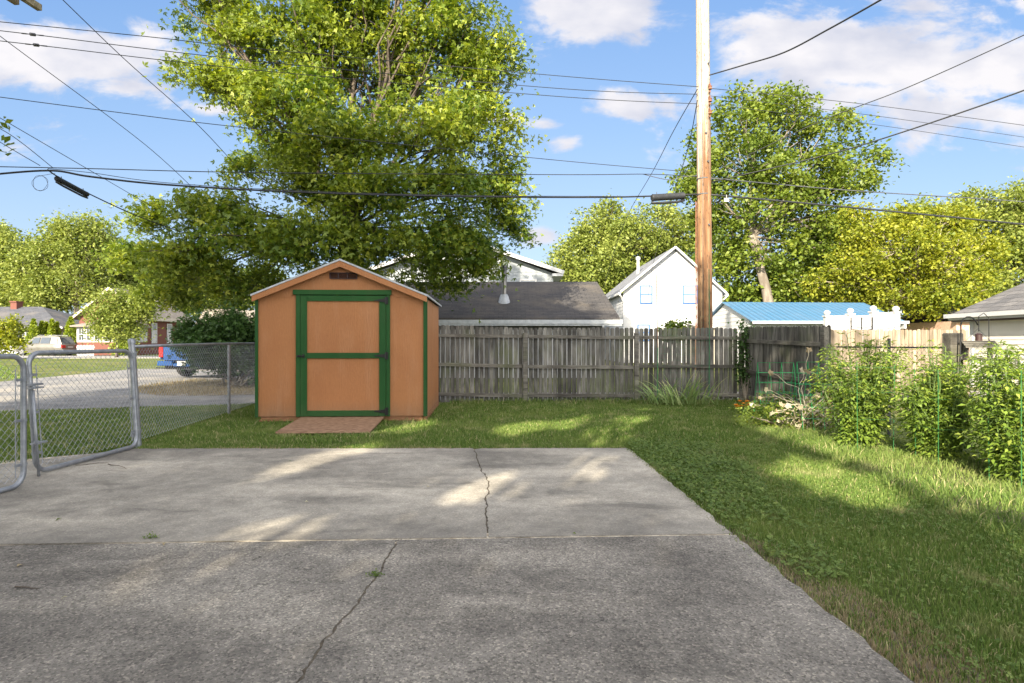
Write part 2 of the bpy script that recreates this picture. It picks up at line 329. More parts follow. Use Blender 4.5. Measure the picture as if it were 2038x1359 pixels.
M['dry'] = grassmat('dry_grass', ((.26,.2,.11), (.36,.3,.17), (.42,.36,.22)), (.2,.15,.08))
M['clover'] = leafmat('clover_leaf', ((.06,.115,.02), (.11,.18,.035), (.2,.26,.06)), .3)
M['orange'] = painted('orange_siding', (.34,.145,.058), (.385,.17,.068))
M['green'] = painted('green_trim', (.010,.062,.012), (.014,.078,.016), False, .18)
M['osb'] = pm('ramp_board', (.17,.095,.055), (.32,.205,.13), 18, .8, bump=.002, stretch=(.7,1.6,1), detail=8)
M['skid'] = pm('skid_wood', (.22,.10,.05), (.36,.18,.09), 8, .85, bump=.003, stretch=(1,1,6))
M['black'] = pm('black_metal', (.012,.012,.013), (.02,.02,.02), 10, .45)
M['vent'] = pm('brown_vent', (.035,.018,.018), (.05,.026,.024), 10, .5)
M['drip'] = pm('white_metal', (.36,.39,.42), (.48,.51,.54), 8, .4)
M['picket'] = oldwood('grey_picket', ((.035,.032,.03), (.13,.125,.11), (.29,.28,.25)))
M['rail'] = oldwood('grey_rail', ((.05,.045,.04), (.15,.14,.12), (.26,.25,.21)), vert=False)
M['tan'] = oldwood('tan_picket', ((.17,.13,.09), (.27,.22,.165), (.36,.305,.235)), moss=(.28,.23,.17))
M['pole'] = oldwood('pole_wood', ((.07,.03,.012), (.22,.11,.05), (.36,.24,.14)), moss=(.24,.12,.05), bump=.008)
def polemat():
    m, t, b, o = newmat('pole_weathered_glare'); tc_ = N(t, 'ShaderNodeTexCoord'); s_ = N(t, 'ShaderNodeSeparateXYZ'); t.links.new(tc_.outputs['Object'], s_.inputs[0])
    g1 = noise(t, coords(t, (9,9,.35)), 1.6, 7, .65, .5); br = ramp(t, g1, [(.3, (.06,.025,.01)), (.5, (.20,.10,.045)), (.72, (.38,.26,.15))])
    pl = ramp(t, g1, [(.3, (.24,.19,.15)), (.5, (.42,.36,.30)), (.72, (.56,.52,.47))])  # sun glare painted into the wood: paler towards the top and left strip
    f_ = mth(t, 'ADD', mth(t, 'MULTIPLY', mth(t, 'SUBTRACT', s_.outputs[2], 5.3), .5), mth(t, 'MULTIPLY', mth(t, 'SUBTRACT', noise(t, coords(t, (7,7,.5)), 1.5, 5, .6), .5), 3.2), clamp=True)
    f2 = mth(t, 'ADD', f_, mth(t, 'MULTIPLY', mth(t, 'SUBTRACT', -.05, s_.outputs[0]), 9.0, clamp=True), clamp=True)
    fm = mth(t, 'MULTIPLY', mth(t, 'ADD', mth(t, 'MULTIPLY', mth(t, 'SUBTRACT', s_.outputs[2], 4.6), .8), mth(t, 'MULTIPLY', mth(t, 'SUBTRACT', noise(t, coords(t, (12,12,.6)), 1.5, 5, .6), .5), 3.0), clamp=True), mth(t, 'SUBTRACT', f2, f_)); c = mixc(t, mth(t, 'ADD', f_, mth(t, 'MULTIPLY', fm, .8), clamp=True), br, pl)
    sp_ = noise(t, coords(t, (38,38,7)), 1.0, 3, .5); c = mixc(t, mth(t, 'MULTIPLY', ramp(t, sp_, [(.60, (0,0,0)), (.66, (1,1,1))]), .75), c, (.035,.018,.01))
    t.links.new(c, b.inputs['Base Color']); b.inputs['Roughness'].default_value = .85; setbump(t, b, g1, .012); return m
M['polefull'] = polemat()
M['polepale'] = oldwood('pole_wood_sunlit', ((.28,.23,.19), (.42,.37,.32), (.55,.51,.46)), moss=(.5,.42,.34), bump=.004)  # paler copy of the pole wood, standing for sun glare
M['arm'] = oldwood('crossarm_wood', ((.10,.085,.06), (.2,.17,.12), (.3,.26,.19)), vert=False)
M['galv'] = pm('galvanised', (.23,.25,.28), (.34,.36,.39), 14, .42, metal=.55, bump=.0006)
M['wire'] = pm('mesh_wire', (.30,.32,.35), (.40,.42,.45), 8, .5, metal=.4)
M['darkwire'] = pm('dark_wire', (.05,.055,.06), (.08,.085,.09), 8, .5, metal=.3)
M['cable'] = pm('cable', (.016,.018,.022), (.03,.032,.036), 10, .55)
M['cablegrey'] = pm('cable_grey', (.05,.055,.065), (.09,.095,.105), 10, .5)
M['cage'] = pm('cage_wire', (.02,.11,.035), (.04,.16,.05), 30, .6)
M['insul'] = pm('insulator', (.06,.06,.07), (.1,.1,.12), 5, .3)
M['bark'] = pm('bark', (.055,.043,.034), (.13,.105,.082), 3, .9, bump=.03, stretch=(1,1,.25), detail=8)
M['barkpale'] = pm('bark_pale', (.22,.19,.15), (.42,.37,.3), 3, .9, bump=.03, stretch=(1,1,.25), detail=8)
M['barkgrey'] = pm('bark_grey', (.12,.10,.08), (.26,.23,.19), 3, .9, bump=.03, stretch=(1,1,.25), detail=8)
M['white'] = pm('white_paint', (.42,.43,.45), (.5,.5,.51), 1.2, .6)
M['siding'] = pm('siding_white', (.42,.43,.45), (.5,.5,.5), 1.2, .6)
M['siding2'] = pm('siding_cream', (.62,.58,.52), (.7,.66,.6), 1.2, .6)
M['sidinggrey'] = pm('siding_grey', (.24,.27,.30), (.30,.33,.36), 1.2, .6)
M['cream'] = pm('cream_wall', (.4,.36,.3), (.48,.44,.38), 3, .7)
M['bluetrim'] = pm('blue_trim', (.02,.10,.32), (.03,.13,.38), 5, .5)
M['tape'] = pm('grey_wall', (.13,.135,.14), (.17,.175,.18), 2, .8)
M['roofdark'] = shingle('shingle_dark', (.05,.048,.05), (.075,.07,.068), (.13,.11,.085))
M['roofgrey'] = shingle('shingle_grey', (.085,.085,.09), (.15,.145,.145), (.13,.125,.12), .28, .34, 1)
M['roofslate'] = shingle('shingle_slate', (.055,.06,.075), (.08,.085,.10), (.13,.12,.115), .3, .5)
M['rooftan'] = shingle('shingle_tan', (.2,.175,.15), (.25,.225,.19), (.19,.17,.15), .3, .5, 1)
M['rooflight'] = shingle('shingle_light', (.15,.16,.18), (.2,.21,.23), (.17,.18,.2), .3, .5, 1)
M['brick'] = pm('red_brick', (.12,.045,.035), (.18,.07,.052), 20, .85, bump=.004)
M['pinkbrick'] = pm('pink_brick', (.5,.32,.24), (.6,.4,.3), 10, .85)
M['glass'] = glass('window_glass'); M['glasspale'] = glass('window_pale', (.22,.25,.29))
M['carpaint'] = pm('silver_paint', (.15,.145,.13), (.18,.175,.16), 2, .3, metal=.4)
M['bluepaint'] = pm('blue_paint', (.005,.04,.15), (.006,.05,.18), 2, .22, spec=.6)
M['tyre'] = pm('tyre', (.015,.015,.015), (.025,.025,.025), 20, .8)
M['rim'] = pm('rim', (.4,.4,.42), (.5,.5,.52), 5, .35, metal=.7)
M['red'] = pm('red_lens', (.3,.01,.01), (.38,.015,.015), 5, .25)
M['plate'] = pm('plate', (.35,.35,.37), (.4,.4,.4), 30, .4)
M['wiregreen'] = pm('green_wire', (.015,.24,.07), (.02,.3,.09), 5, .45)
M['stakegreen'] = pm('green_stake', (.03,.14,.06), (.05,.19,.08), 5, .6)
M['rust'] = pm('rusty', (.15,.06,.03), (.26,.12,.07), 9, .8)
M['steel'] = pm('chimney_steel', (.10,.10,.11), (.26,.25,.24), 5, .35, metal=.7, stretch=(1,1,.2))
def bluemetal():
    m, t, b, o = newmat('blue_metal_roof'); v = coords(t)
    wv = N(t, 'ShaderNodeTexWave', wave_type='BANDS', bands_direction='X'); wv.inputs['Scale'].default_value = 1.1; t.links.new(v, wv.inputs['Vector'])
    c = mixc(t, ramp(t, wv.outputs[1], [(.85, (0,0,0)), (.97, (.6,.6,.6))]), (.05,.14,.25), (.09,.2,.34)); c = mixc(t, ramp(t, noise(t, v, 1.5, 5), [(.4, (0,0,0)), (.8, (.5,.5,.5))]), c, (.10,.17,.26))
    t.links.new(c, b.inputs['Base Color']); b.inputs['Roughness'].default_value = .45; setbump(t, b, wv.outputs[1], .03); return m
M['bluemetal'] = bluemetal()
M['lf_maple'] = leafmat('maple_leaf', ((.045,.10,.016), (.11,.18,.022), (.22,.28,.032), (.38,.40,.05)), .34)
M['lf_green'] = leafmat('green_leaf', ((.06,.105,.016), (.13,.19,.024), (.24,.28,.04)), .32)
M['lf_pale'] = leafmat('pale_leaf', ((.12,.17,.035), (.21,.26,.05), (.33,.36,.09)), .34)
M['lf_yellow'] = leafmat('yellow_leaf', ((.10,.15,.018), (.22,.25,.024), (.36,.36,.035)), .36)
M['lf_dark'] = leafmat('dark_leaf', ((.03,.075,.018), (.055,.115,.026), (.10,.175,.04)), .25)
M['lf_thuja'] = leafmat('thuja_leaf', ((.10,.16,.015), (.2,.27,.02), (.32,.37,.04)), .25)
M['lf_tomato'] = leafmat('tomato_leaf', ((.09,.17,.025), (.2,.3,.045), (.36,.42,.08)), .4)
M['lf_iris'] = leafmat('iris_leaf', ((.12,.22,.06), (.22,.34,.10), (.5,.46,.24)), .2)
M['lf_dead'] = leafmat('dead_leaf', ((.3,.22,.12), (.42,.36,.24), (.5,.48,.34)), .3)
M['petal'] = leafmat('orange_petal', ((.7,.2,.01), (.8,.3,.01), (.8,.35,.02)), .3)
M['stem'] = pm('stem', (.07,.12,.03), (.12,.18,.05), 8, .6)

random.seed(5); np.random.seed(5)

# ================================================================== GROUND
def struct(o): o['kind'] = 'structure'; return o
gd = MB(); gd.add([(-400,-60,-.03),(400,-60,-.03),(400,500,-.03),(-400,500,-.03)], [(0,1,2,3)])
struct(gd.build('ground', M['ground']))
def flat(name, pts, z, mt, th=.02):
    b = MB(); b.poly(pts, z-th, z); return struct(b.build(name, mt))
ALLEY = [(-70,7.5),(-9.0,10.2),(-7.0,10.85),(-5.3,11.35),(-5.0,12.05),(25,13.3),(25,15.0),(-5.4,13.7),(-5.4,27),(-17,26),(-15.7,17.6),(-70,9.6)]
flat('alley', ALLEY, -.012, M['asphalt'])
flat('far_street', [(-120,40),(-22,43),(-18,50),(-120,49)], -.012, M['paleroad'])
ISL = [G(262,779), G(280,768), G(330,763), G(400,757), G(520,757), G(640,757), G(640,783), G(510,785), G(400,787), G(310,786)]
flat('dirt_verge', ISL, -.004, M['dirt'])
# concrete drive: four slabs split by a joint and two wandering cracks
def jag(pts, n, amp, seed):
    rr = random.Random(seed); out = []
    for i in range(len(pts)-1):
        a, b = Vector(pts[i]), Vector(pts[i+1]); m = n
        for k in range(m):
            t = k/m; q = a.lerp(b, t); d = (b-a).normalized(); s_ = Vector((-d.y, d.x, 0))
            out.append(q+s_*(rr.uniform(-amp, amp) if k else 0))
    out.append(Vector(pts[-1])); return out
JL = lambda x: 3.60+.0426*x
crk1 = jag([G(p, q) for p, q in ((944,894),(955,930),(973,958),(968,1000),(969,1030),(972,1058))], 8, .012, 1)
crk2 = jag([G(p, q) for p, q in ((797,1069),(776,1100),(748,1150),(700,1215),(640,1280),(590,1359),(540,1500),(500,1900))], 10, .009, 2)
wfun = lambda i, n: .0035+.0055*math.sin(i*1.7)**2
def offs(line, sgn):
    out = []
    for i, q in enumerate(line):
        d = (line[min(i+1, len(line)-1)]-line[max(i-1, 0)]).normalized(); nrm = Vector((-d.y, d.x, 0))
        out.append(q+nrm*sgn*wfun(i, 0))
    return out
rr = random.Random(3)
def wob(a, b, n, amp):
    a = Vector((*a, 0)); b = Vector((*b, 0)); return [a.lerp(b, i/n)+Vector((rr.uniform(-amp, amp), rr.uniform(-amp, amp), 0)) for i in range(n)]
rightedge_far = wob((1.40, 3.67), (1.33, 6.62), 40, .016); rightedge_near = wob((1.56,-4), (1.41, 3.64), 90, .014)
faredge = wob((1.32, 6.62), (-4.30, 6.58), 80, .018)
leftedge = [Vector(p) for p in ((-4.30,6.60,0),(-5.07,5.75,0),(-9,3.9,0))]
j1 = .015
e_far = [p for p in faredge if p.x > crk1[0].x+.02]; e_farl = [p for p in faredge if p.x < crk1[0].x-.02]
jx = lambda x, s_: Vector((x, JL(x)+s_*j1, 0))
cr = offs(crk1, 1); cl = offs(crk1, -1)      # line runs towards camera: +normal is to the right (x+)
cr, cl = (cr, cl) if cr[3].x > cl[3].x else (cl, cr)
slab_fr = [jx(crk1[-1].x+.006, 1), jx(1.40, 1)]+rightedge_far[1:]+e_far+cr[:-1]
slab_fl = [jx(-9, 1)]+[jx(-9+i*.7, 1) for i in range(1, 12)]+[jx(crk1[-1].x-.006, 1)]+cl[:-1][::-1]+e_farl+leftedge
dr, dl = offs(crk2, 1), offs(crk2, -1)
dr, dl = (dr, dl) if dr[3].x > dl[3].x else (dl, dr)
slab_nr = [Vector((dr[-1].x+.005, dr[-1].y, 0)), Vector((dr[-1].x, -4, 0))]+rightedge_near+[jx(1.41, -1), jx(crk2[0].x+.006, -1)]+dr[1:-1]
slab_nl = [Vector((-9,-4,0)), Vector((dl[-1].x-.005, -4, 0))]+dl[1:][::-1]+[jx(crk2[0].x-.006, -1), jx(-9, -1)]
# bed of dirt and sand under the joints
flat('driveway_bed', [(-9,-4),(1.5,-4),(1.35,6.55),(-4.3,6.5),(-9,3.6)], -.005, M['sand'], .015)
flat('crack_dirt', [(-1.3,3.7),(.3,3.7),(.3,6.5),(-1.3,6.5)], -.0035, M['soil'], .002)
flat('crack_dirt', [(-3,-3.9),(0,-3.9),(0,3.5),(-3,3.5)], -.0035, M['soil'], .002)
for nm, sl_, mt in (('driveway', slab_fr, 'conc_far'), ('driveway', slab_fl, 'conc_far'), ('driveway', slab_nr, 'conc_near'), ('driveway', slab_nl, 'conc_near')):
    b = MB(); b.poly([(p.x, p.y) for p in sl_], -.024, 0); struct(b.build(nm, M[mt]))
BED = [(3.55,8.9),(3.35,8.0),(3.35,7.0),(3.45,6.0),(3.35,5.0),(3.3,4.2),(3.4,3.0),(5.05,3.0),(4.72,8.6)]
flat('bare_soil', [(1.44,1.3),(1.74,1.4),(1.66,1.8),(1.76,2.2),(1.64,2.5),(1.68,2.9),(1.56,3.1),(1.58,3.5),(1.48,3.8),(1.46,4.4),(1.40,4.6),(1.38,3.6)], -.024, M['barestrip'], .004)
flat('garden_bed', BED, -.012, M['soil'])

# ================================================================== SHED
SO = Vector((-3.84, 8.70, 0))
shed = thing('garden_shed', 'orange wooden garden shed with green trim standing on the lawn beside the chain link fence', 'shed', SO, YAW)
SW, SD, EH, PK = 2.515, 2.44, 1.885, 2.40
def hw(x): return EH+(PK-EH)*(1-abs(x-SW/2)/(SW/2))
ZB = .09
b = MB()                                   # walls: front panels left/right of door, gable, sides, back
DX0, DX1 = .585, 1.985                     # door surround
b.prism([(0,ZB),(DX0+.02,ZB),(DX0+.02,1.94),(.06,1.90),(0,1.87)], (0,0,0), (1,0,0), (0,0,1), (0,1,0), .02, .5)
b.prism([(DX1-.02,ZB),(SW,ZB),(SW,1.87),(SW-.06,1.90),(DX1-.02,1.94)], (0,0,0), (1,0,0), (0,0,1), (0,1,0), .02, .5)
b.prism([(.02,1.893),(DX0-.09,1.893),(DX0-.03,1.935),(DX1+.04,1.935),(DX1+.10,1.893),(SW-.02,1.893),(SW/2,PK)], (0,-.012,0), (1,0,0), (0,0,1), (0,1,0), .03, .5)
for k in range(2):
    b.box(SW-.02, .022+k*1.22, ZB, SW, 1.22*(k+1)-.006, EH+.01, .5); b.box(0, .022+k*1.22, ZB, .02, 1.22*(k+1)-.006, EH+.01, .5)
b.box(0, SD, ZB, SW, SD+.02, EH, .5); b.box(SW-.03, .03, ZB, SW-.022, SD-.02, EH, .5)
b.build('wall', M['orange'], shed)
b = MB(); b.prism([(.02,EH),(SW-.02,EH),(SW/2,PK)], (0,SD,0), (1,0,0), (0,0,1), (0,1,0), .02); b.build('gable_wall', M['orange'], shed)
for (x0, x1, y0, y1) in ((-.022,.022,-.022,-.002),(SW-.022+.0,SW+.018,-.022,-.002)):
    b = MB(); b.box(x0, y0, ZB-.01, x1, y1, EH-.0); b.box(x0 if x0 < 0 else x1-.002, y1, ZB-.01, x0+.018 if x0 < 0 else x1+.016, .06, EH+.0); b.build('corner_trim', M['green'], shed, bevel=.002)
OV = .09; S = (PK-EH)/(SW/2)
b = MB()                                    # roof: two slabs, trim and fascia
for sg in (-1, 1):
    xe = SW/2+sg*(SW/2+.045); zt = lambda x: PK+.055-S*abs(x-SW/2)
    b.prism([(SW/2, PK+.055),(xe, zt(xe)),(xe, zt(xe)-.03),(SW/2, PK+.025)], (0,-OV,0), (1,0,0), (0,0,1), (0,1,0), SD+2*OV)
rf = b.build('roof', M['roofslate'], shed)
b = MB()
for sg in (-1, 1):
    xe = SW/2+sg*(SW/2+.05); zt = lambda x: PK+.062-S*abs(x-SW/2)
    b.prism([(SW/2, PK+.062),(xe, zt(xe)),(xe, zt(xe)-.028),(SW/2, PK+.034)], (0,-OV-.018,0), (1,0,0), (0,0,1), (0,1,0), .016)
    b.prism([(0,0),(.006,0),(.006,.03),(0,.03)], (xe+(0 if sg > 0 else -.006), -OV-.018, zt(xe)-.03), (1,0,0), (0,0,1), (0,1,0), SD+2*OV+.02)
b.build('drip_edge', M['drip'], rf)
b = MB()
for sg in (-1, 1):
    xe = SW/2+sg*(SW/2+.04); zt = lambda x: PK+.034-S*abs(x-SW/2)
    b.prism([(SW/2, PK+.030),(xe, zt(xe)-.004),(xe, zt(xe)-.088),(SW/2, PK+.034-.092)], (0,-OV-.012,0), (1,0,0), (0,0,1), (0,1,0), .02)
b.build('fascia', M['orange'], rf)
b = MB()
b.box(DX0-.04, -.045, 1.925, DX1+.03, -.014, 2.0); tr = b.build('door_header', M['green'], shed, bevel=.003)
for x0, x1 in ((DX0, DX0+.066), (DX1-.052, DX1+.006)): b = MB(); b.box(x0, -.030, ZB-.005, x1, -.001, 1.923); b.build('door_frame', M['green'], shed, bevel=.003)
D0, D1 = DX0+.070, DX1-.056
b = MB(); b.box(D0, -.014, ZB+.0, D1, .006, 1.915); dr_ = b.build('door', M['orange'], shed)
b = MB()
b.box(D0, -.034, ZB, D0+.096, -.0145, 1.915); b.box(D1-.100, -.034, ZB, D1, -.0145, 1.915)
for z0, z1 in ((ZB, ZB+.088), (.965, 1.05), (1.83, 1.915)): b.box(D0+.098, -.034, z0, D1-.102, -.0145, z1)
b.build('door_trim', M['green'], dr_, bevel=.002)
for zc in (.165, 1.005, 1.84):
    b = MB(); b.box(D1-.012, -.044, zc-.055, D1+.038, -.036, zc+.055)
    b.prism([(D1-.012, zc-.03),(D1-.012, zc+.03),(D1-.15, zc+.008),(D1-.17, zc+.010),(D1-.17, zc-.010),(D1-.15, zc-.008)][::-1], (0,-.044,0), (1,0,0), (0,0,1), (0,1,0), .008)
    b.tube([(D1+.002,-.046,zc-.055),(D1+.002,-.046,zc+.055)], .007, 6); b.build('hinge', M['black'], dr_)
b = MB(); b.box(D0-.04, -.042, 1.0-.018, D0+.01, -.034, 1.018); b.box(D0+.03, -.044, .975, D0+.062, -.034, 1.03); b.tube([(D0-.05,-.05,1.0),(D0+.06,-.05,1.0)], .007, 6); b.tube([(D0-.045,-.05,1.0),(D0-.045,-.075,1.0),(D0-.045,-.075,.985)], .006, 5); b.build('latch', M['black'], dr_)
vt = MB(); vx0, vx1, vz0, vz1 = 1.085, 1.50, 2.165, 2.262
vt.box(vx0, -.030, vz0, vx1, -.013, vz0+.012); vt.box(vx0, -.030, vz1-.012, vx1, -.013, vz1)
for x in (vx0, vx0+.125, vx0+.262, vx1-.016): vt.box(x, -.032, vz0+.012, x+.016, -.013, vz1-.012)
for k in range(5): z = vz0+.016+k*.0145; vt.add([(vx0+.01,-.028,z),(vx1-.01,-.028,z),(vx1-.01,-.016,z+.011),(vx0+.01,-.016,z+.011)], [(0,1,2,3)])
vt.build('gable_vent', M['vent'], shed)
b = MB(); b.box(.05, .02, .015, .95, .10, ZB-.004); b.box(SW-.60, .02, .015, SW-.04, .10, ZB-.004); b.box(.93, .025, .03, SW-.6, .09, ZB-.006)
for x in (.03, SW-.13): b.box(x, .0, -.03, x+.1, SD, ZB-.05, .2)
b.build('skid', M['skid'], shed)
b = MB()
for k in range(3): b.box(SW-.025, .03, -.02+k*.037, SW+.004, SD+.01, .012+k*.037)
b.build('base_board', M['skid'], shed)
rp = thing('shed_ramp', 'speckled brown wooden ramp sloping from the shed door down to the grass', 'ramp', SO, YAW)
b = MB(); b.prism([(0,-.028),(0,-.008),(-1.03,-.065),(-1.04,-.088)], (.66,-.03,.088), (0,1,0), (0,0,1), (1,0,0), 1.24); b.build('ramp_board', M['osb'], rp)
for x in (.70, 1.82): b = MB(); b.prism([(-.02,-.032),(-.60,-.062),(-.60,-.11),(-.02,-.11)], (x,-.03,.088), (0,1,0), (0,0,1), (1,0,0), .04); b.build('support', M['skid'], rp)

# ================================================================== WOODEN FENCES
def wood_fence(name, label, A, B, posts, topf, mt_p, mt_r, seed, rails=True, pitch=.0975, pw=.085, post_top=-.10, railz=(1.31,.71,.14), pin_lean=None, group=None, gapz=0, postw=.09, side=-1):
    """A->B ground line; posts are distances along it; rails and posts on the side of the camera"""
    rr = random.Random(seed); A = Vector((*A, 0)); B = Vector((*B, 0)); L = (B-A).length; d = (B-A).normalized(); nrm = Vector((d.y, -d.x, 0))*(-side) if False else Vector((d.y, -d.x, 0))
    t = thing(name, label, 'fence', A, math.atan2(d.y, d.x), group)
    edges = [0]+posts+[L] if posts else [0, L]
    for i in range(len(edges)-1):
        a0, a1 = edges[i], edges[i+1]
        if a1-a0 < .05: continue
        b = MB(); x = a0+pitch*.5 if i == 0 else a0+rr.uniform(.01,.04)
        while x < a1-.02:
            zt = topf(x)+rr.uniform(-.012, .012); ln = rr.uniform(-.004, .004); w2 = pw/2*rr.uniform(.93, 1.02); c = .022; zb = rr.uniform(.0, .05)
            y = rr.uniform(-.003, .003)
            b.prism([(x-w2,zb),(x+w2,zb),(x+w2+ln,zt-c),(x+w2-c*.9+ln,zt),(x-w2+c*.9+ln,zt),(x-w2+ln,zt-c)], (0,.0+y,0), (1,0,0), (0,0,1), (0,1,0), .016)
            x += pitch*rr.uniform(.985, 1.015)
        b.build('pickets', mt_p, t)
        if rails:
            for rz in railz:
                rb = MB(); z0, z1 = topf(a0)-1.5+rz+rr.uniform(-.02,.02), topf(a1)-1.5+rz+rr.uniform(-.02,.02)
                rb.beam((a0+(.046 if i else 0),-.022,z0),(a1-.046,-.022,z1), .038, .085 if False else .07); rb.build('rail', mt_r, t)
    for px_ in posts:
        b = MB(); z = topf(px_)+post_top; hwp = postw/2; b.box(px_-hwp, -.085, -.05, px_+hwp, -.003, z); b.build('post', mt_r, t, bevel=.006)
    return t
FA, FB = (-5.05, 11.44), (4.74, 11.86)
wood_fence('wooden_fence', 'weathered grey picket fence with rails and posts along the back of the lawn', FA, FB, [.75, 3.05, 5.32, 7.58, 9.75],
           lambda x: 1.605-.018*x+.012*math.sin(x*2.1) if x < 6 else 1.50+.008*math.sin(x*3), M['picket'], M['rail'], 4)
t = wood_fence('wooden_fence', 'darker shaded grey picket fence section leaning inward behind the green wire trellis', (4.80, 11.90), (4.70, 8.55), [3.30],
           lambda x: 1.52-.02*x, M['picket'], M['rail'], 9, railz=(1.22,.62,.1), post_top=-.02, postw=.11)
t = wood_fence('wooden_fence', 'sunlit tan picket fence beyond the tomato plants on the right', (5.3, 12.4), (10.25, 12.9), [.2], lambda x: 1.475+.002*x, M['tan'], M['tan'], 12, rails=False)
ob = MB(); ob.m = Matrix.Translation((4.93, 6.45, 0)); ob.box(-.07, -.06, -.05, .07, .09, 1.315)
p_ = ob.build('fence_post', M['rail'], None, bevel=.012); tag(p_, 'thick dark wooden post standing between the second tomato plant and the bird feeder', 'post')

# ================================================================== CHAIN LINK
def mesh_panel(mb, A, B, z0, z1, pitch=.07, rad=.0020, hang=None, n=3):
    """woven diamond wire between vertical lines A and B (world xy), from z0 to z1"""
    A = Vector((*A, 0)); B = Vector((*B, 0)); L = (B-A).length; d = (B-A)/L; nr = Vector((d.y, -d.x, 0))
    rows = int(round((z1-z0)/(pitch/2))); h = (z1-z0)/rows; cols = int(L/pitch)+1
    for c in range(cols):
        x = c*pitch; pts = []
        for k in range(rows+1):
            xx = min(max(x+(pitch*.5 if k % 2 else -.0)+0, 0), L)
            pts.append(A+d*xx+nr*(.0016 if k % 2 else -.0016)+Vector((0,0,z0+h*k)))
        mb.tube(pts, rad, n, cap=False)
        # the mirrored wire that hooks into it
        pts = []
        for k in range(rows+1):
            xx = min(max(x+(pitch*.5 if k % 2 else pitch), 0), L)
            pts.append(A+d*xx-nr*(.0016 if k % 2 else -.0016)+Vector((0,0,z0+h*k)))
        mb.tube(pts, rad, n, cap=False)
def arcpts(c, r, a0, a1, ex, ez, n=6): return [c+ex*r*math.cos(R(a0+(a1-a0)*i/n))+ez*r*math.sin(R(a0+(a1-a0)*i/n)) for i in range(n+1)]
def gate(name, label, A, B, zb, zt, rod):
    Av = Vector((*A, 0)); Bv = Vector((*B, 0)); d = (Bv-Av).normalized(); L = (Bv-Av).length; up = Vector((0,0,1))
    t = thing(name, label, 'gate', Av, 0, 'chain link drive gates')
    o = Av; r = .115; b = MB()
    path = []
    for cx, cz, a0 in ((r, zt-r, 180), (L-r, zt-r, 90), (L-r, zb+r, 0), (r, zb+r, -90)):
        path += arcpts(o+d*cx+up*cz, r, a0, a0-90, d, up)
    path.append(path[0]); b.tube(path, .0215, 8, cap=False); b.build('frame', M['galv'], t, smooth=True, world=True)
    b = MB(); mesh_panel(b, tuple((Av+d*.05)[:2]), tuple((Bv-d*.05)[:2]), zb+.045, zt-.03); b.build('wire_mesh', M['wire'], t, world=True)
    for x in (.075, L-.075): b = MB(); b.tube([o+d*x+up*(zb+.07), o+d*x+up*(zt-.11)], .0045, 5); b.build('tension_bar', M['galv'], t, world=True)
    sd = Vector((d.y, -d.x, 0))
    for x in (0, L):
        xi = .08 if x == 0 else L-.08
        for z in (zb+.17, (zb+zt)/2, zt-.2):
            b = MB(); b.tube([o+d*x+up*(z-.012), o+d*x+up*(z+.012)], .026, 8); b.beam(o+d*x+up*z, o+d*xi+up*z, .012, .022); b.build('band', M['galv'], t, world=True)
    for k in range(1, 4):
        for z in (zb, zt): b = MB(); b.tube([o+d*(L*k/4-.003)+up*z, o+d*(L*k/4+.003)+up*z], .025, 7); b.build('band', M['galv'], t, world=True)
    if rod:
        b = MB(); q = o-d*.03+sd*.05
        b.tube([q+up*.78, q-d*.0+up*.0], .0125, 7); b.build('drop_rod', M['galv'], t, smooth=True, world=True)
        for z in (.80, .30):
            b = MB(); b.beam(q+up*z-d*.05, q+up*z+d*.10, .04, .014); b.tube([q+up*(z-.01), q+up*(z+.02)], .024, 8); b.build('bracket', M['galv'], t, world=True)
        b = MB(); b.beam(q+up*.83-d*.14, q+up*.83+d*.10, .03, .018); b.build('latch', M['galv'], t, world=True)
        for c in t.children:                        # this leaf has sagged out of plumb
            for v_ in c.data.vertices: v_.co.x += .055-.075*v_.co.z/1.1
    return t
gate('chain_link_gate', 'galvanised chain link gate leaf with a drop rod hinged on the round post', (-4.385, 5.26), (-4.345, 6.62), .03, 1.115, True)
gate('chain_link_gate', 'galvanised chain link gate leaf cut off by the left edge of the photo', (-4.16, 3.3), (-4.10, 4.85), .02, 1.10, False)
# chain link fence running back past the shed
cf = thing('chain_link_fence', 'galvanised chain link fence running from the gate post to behind the orange shed', 'fence', (-4.48, 6.84, 0))
c0, c1, c2, c3 = (-4.47, 6.84), (-4.79, 9.78), (-4.98, 11.35), (-4.63, 8.3)
b = MB(); b.tube([(c0[0],c0[1],-.03),(c0[0],c0[1],1.205)], .037, 12); b.lathe((c0[0],c0[1],1.2), [(.042,0),(.042,.03),(.034,.048),(.012,.056)]); 
for z in (1.09, .62, .16): b.tube([(c0[0],c0[1],z-.014),(c0[0],c0[1],z+.014)], .041, 12)
po = b.build('post', M['galv'], cf, smooth=2, world=True)
for v_ in po.data.vertices: v_.co.x += .045-.075*v_.co.z/1.2
for z in (1.06, .145): b = MB(); b.tube([(c0[0]+.02,c0[1]-.035,z),(c0[0]+.03,c0[1]-.10,z),(-4.345,6.68,z),(-4.345,6.68,z+.04)], .010, 6); b.tube([(-4.345,6.63,z-.02),(-4.345,6.63,z+.03)], .027, 8); b.build('hinge', M['galv'], cf, world=True)
for q in (c1, c2):
    b = MB(); b.tube([(q[0],q[1],-.03),(q[0],q[1],1.17)], .024, 9); b.tube([(q[0],q[1],.69),(q[0],q[1],.71)], .028, 9); b.build('post', M['galv'], cf, smooth=2, world=True)
b = MB(); b.tube([(c0[0],c0[1],1.16),(*c3,1.175),(*c1,1.185),(*c2,1.185)], .0185, 8); b.build('top_rail', M['galv'], cf, smooth=True, world=True)
b = MB(); mesh_panel(b, c0, c1, .03, 1.165); mesh_panel(b, c1, c2, .03, 1.175); b.build('wire_mesh', M['wire'], cf, world=True)
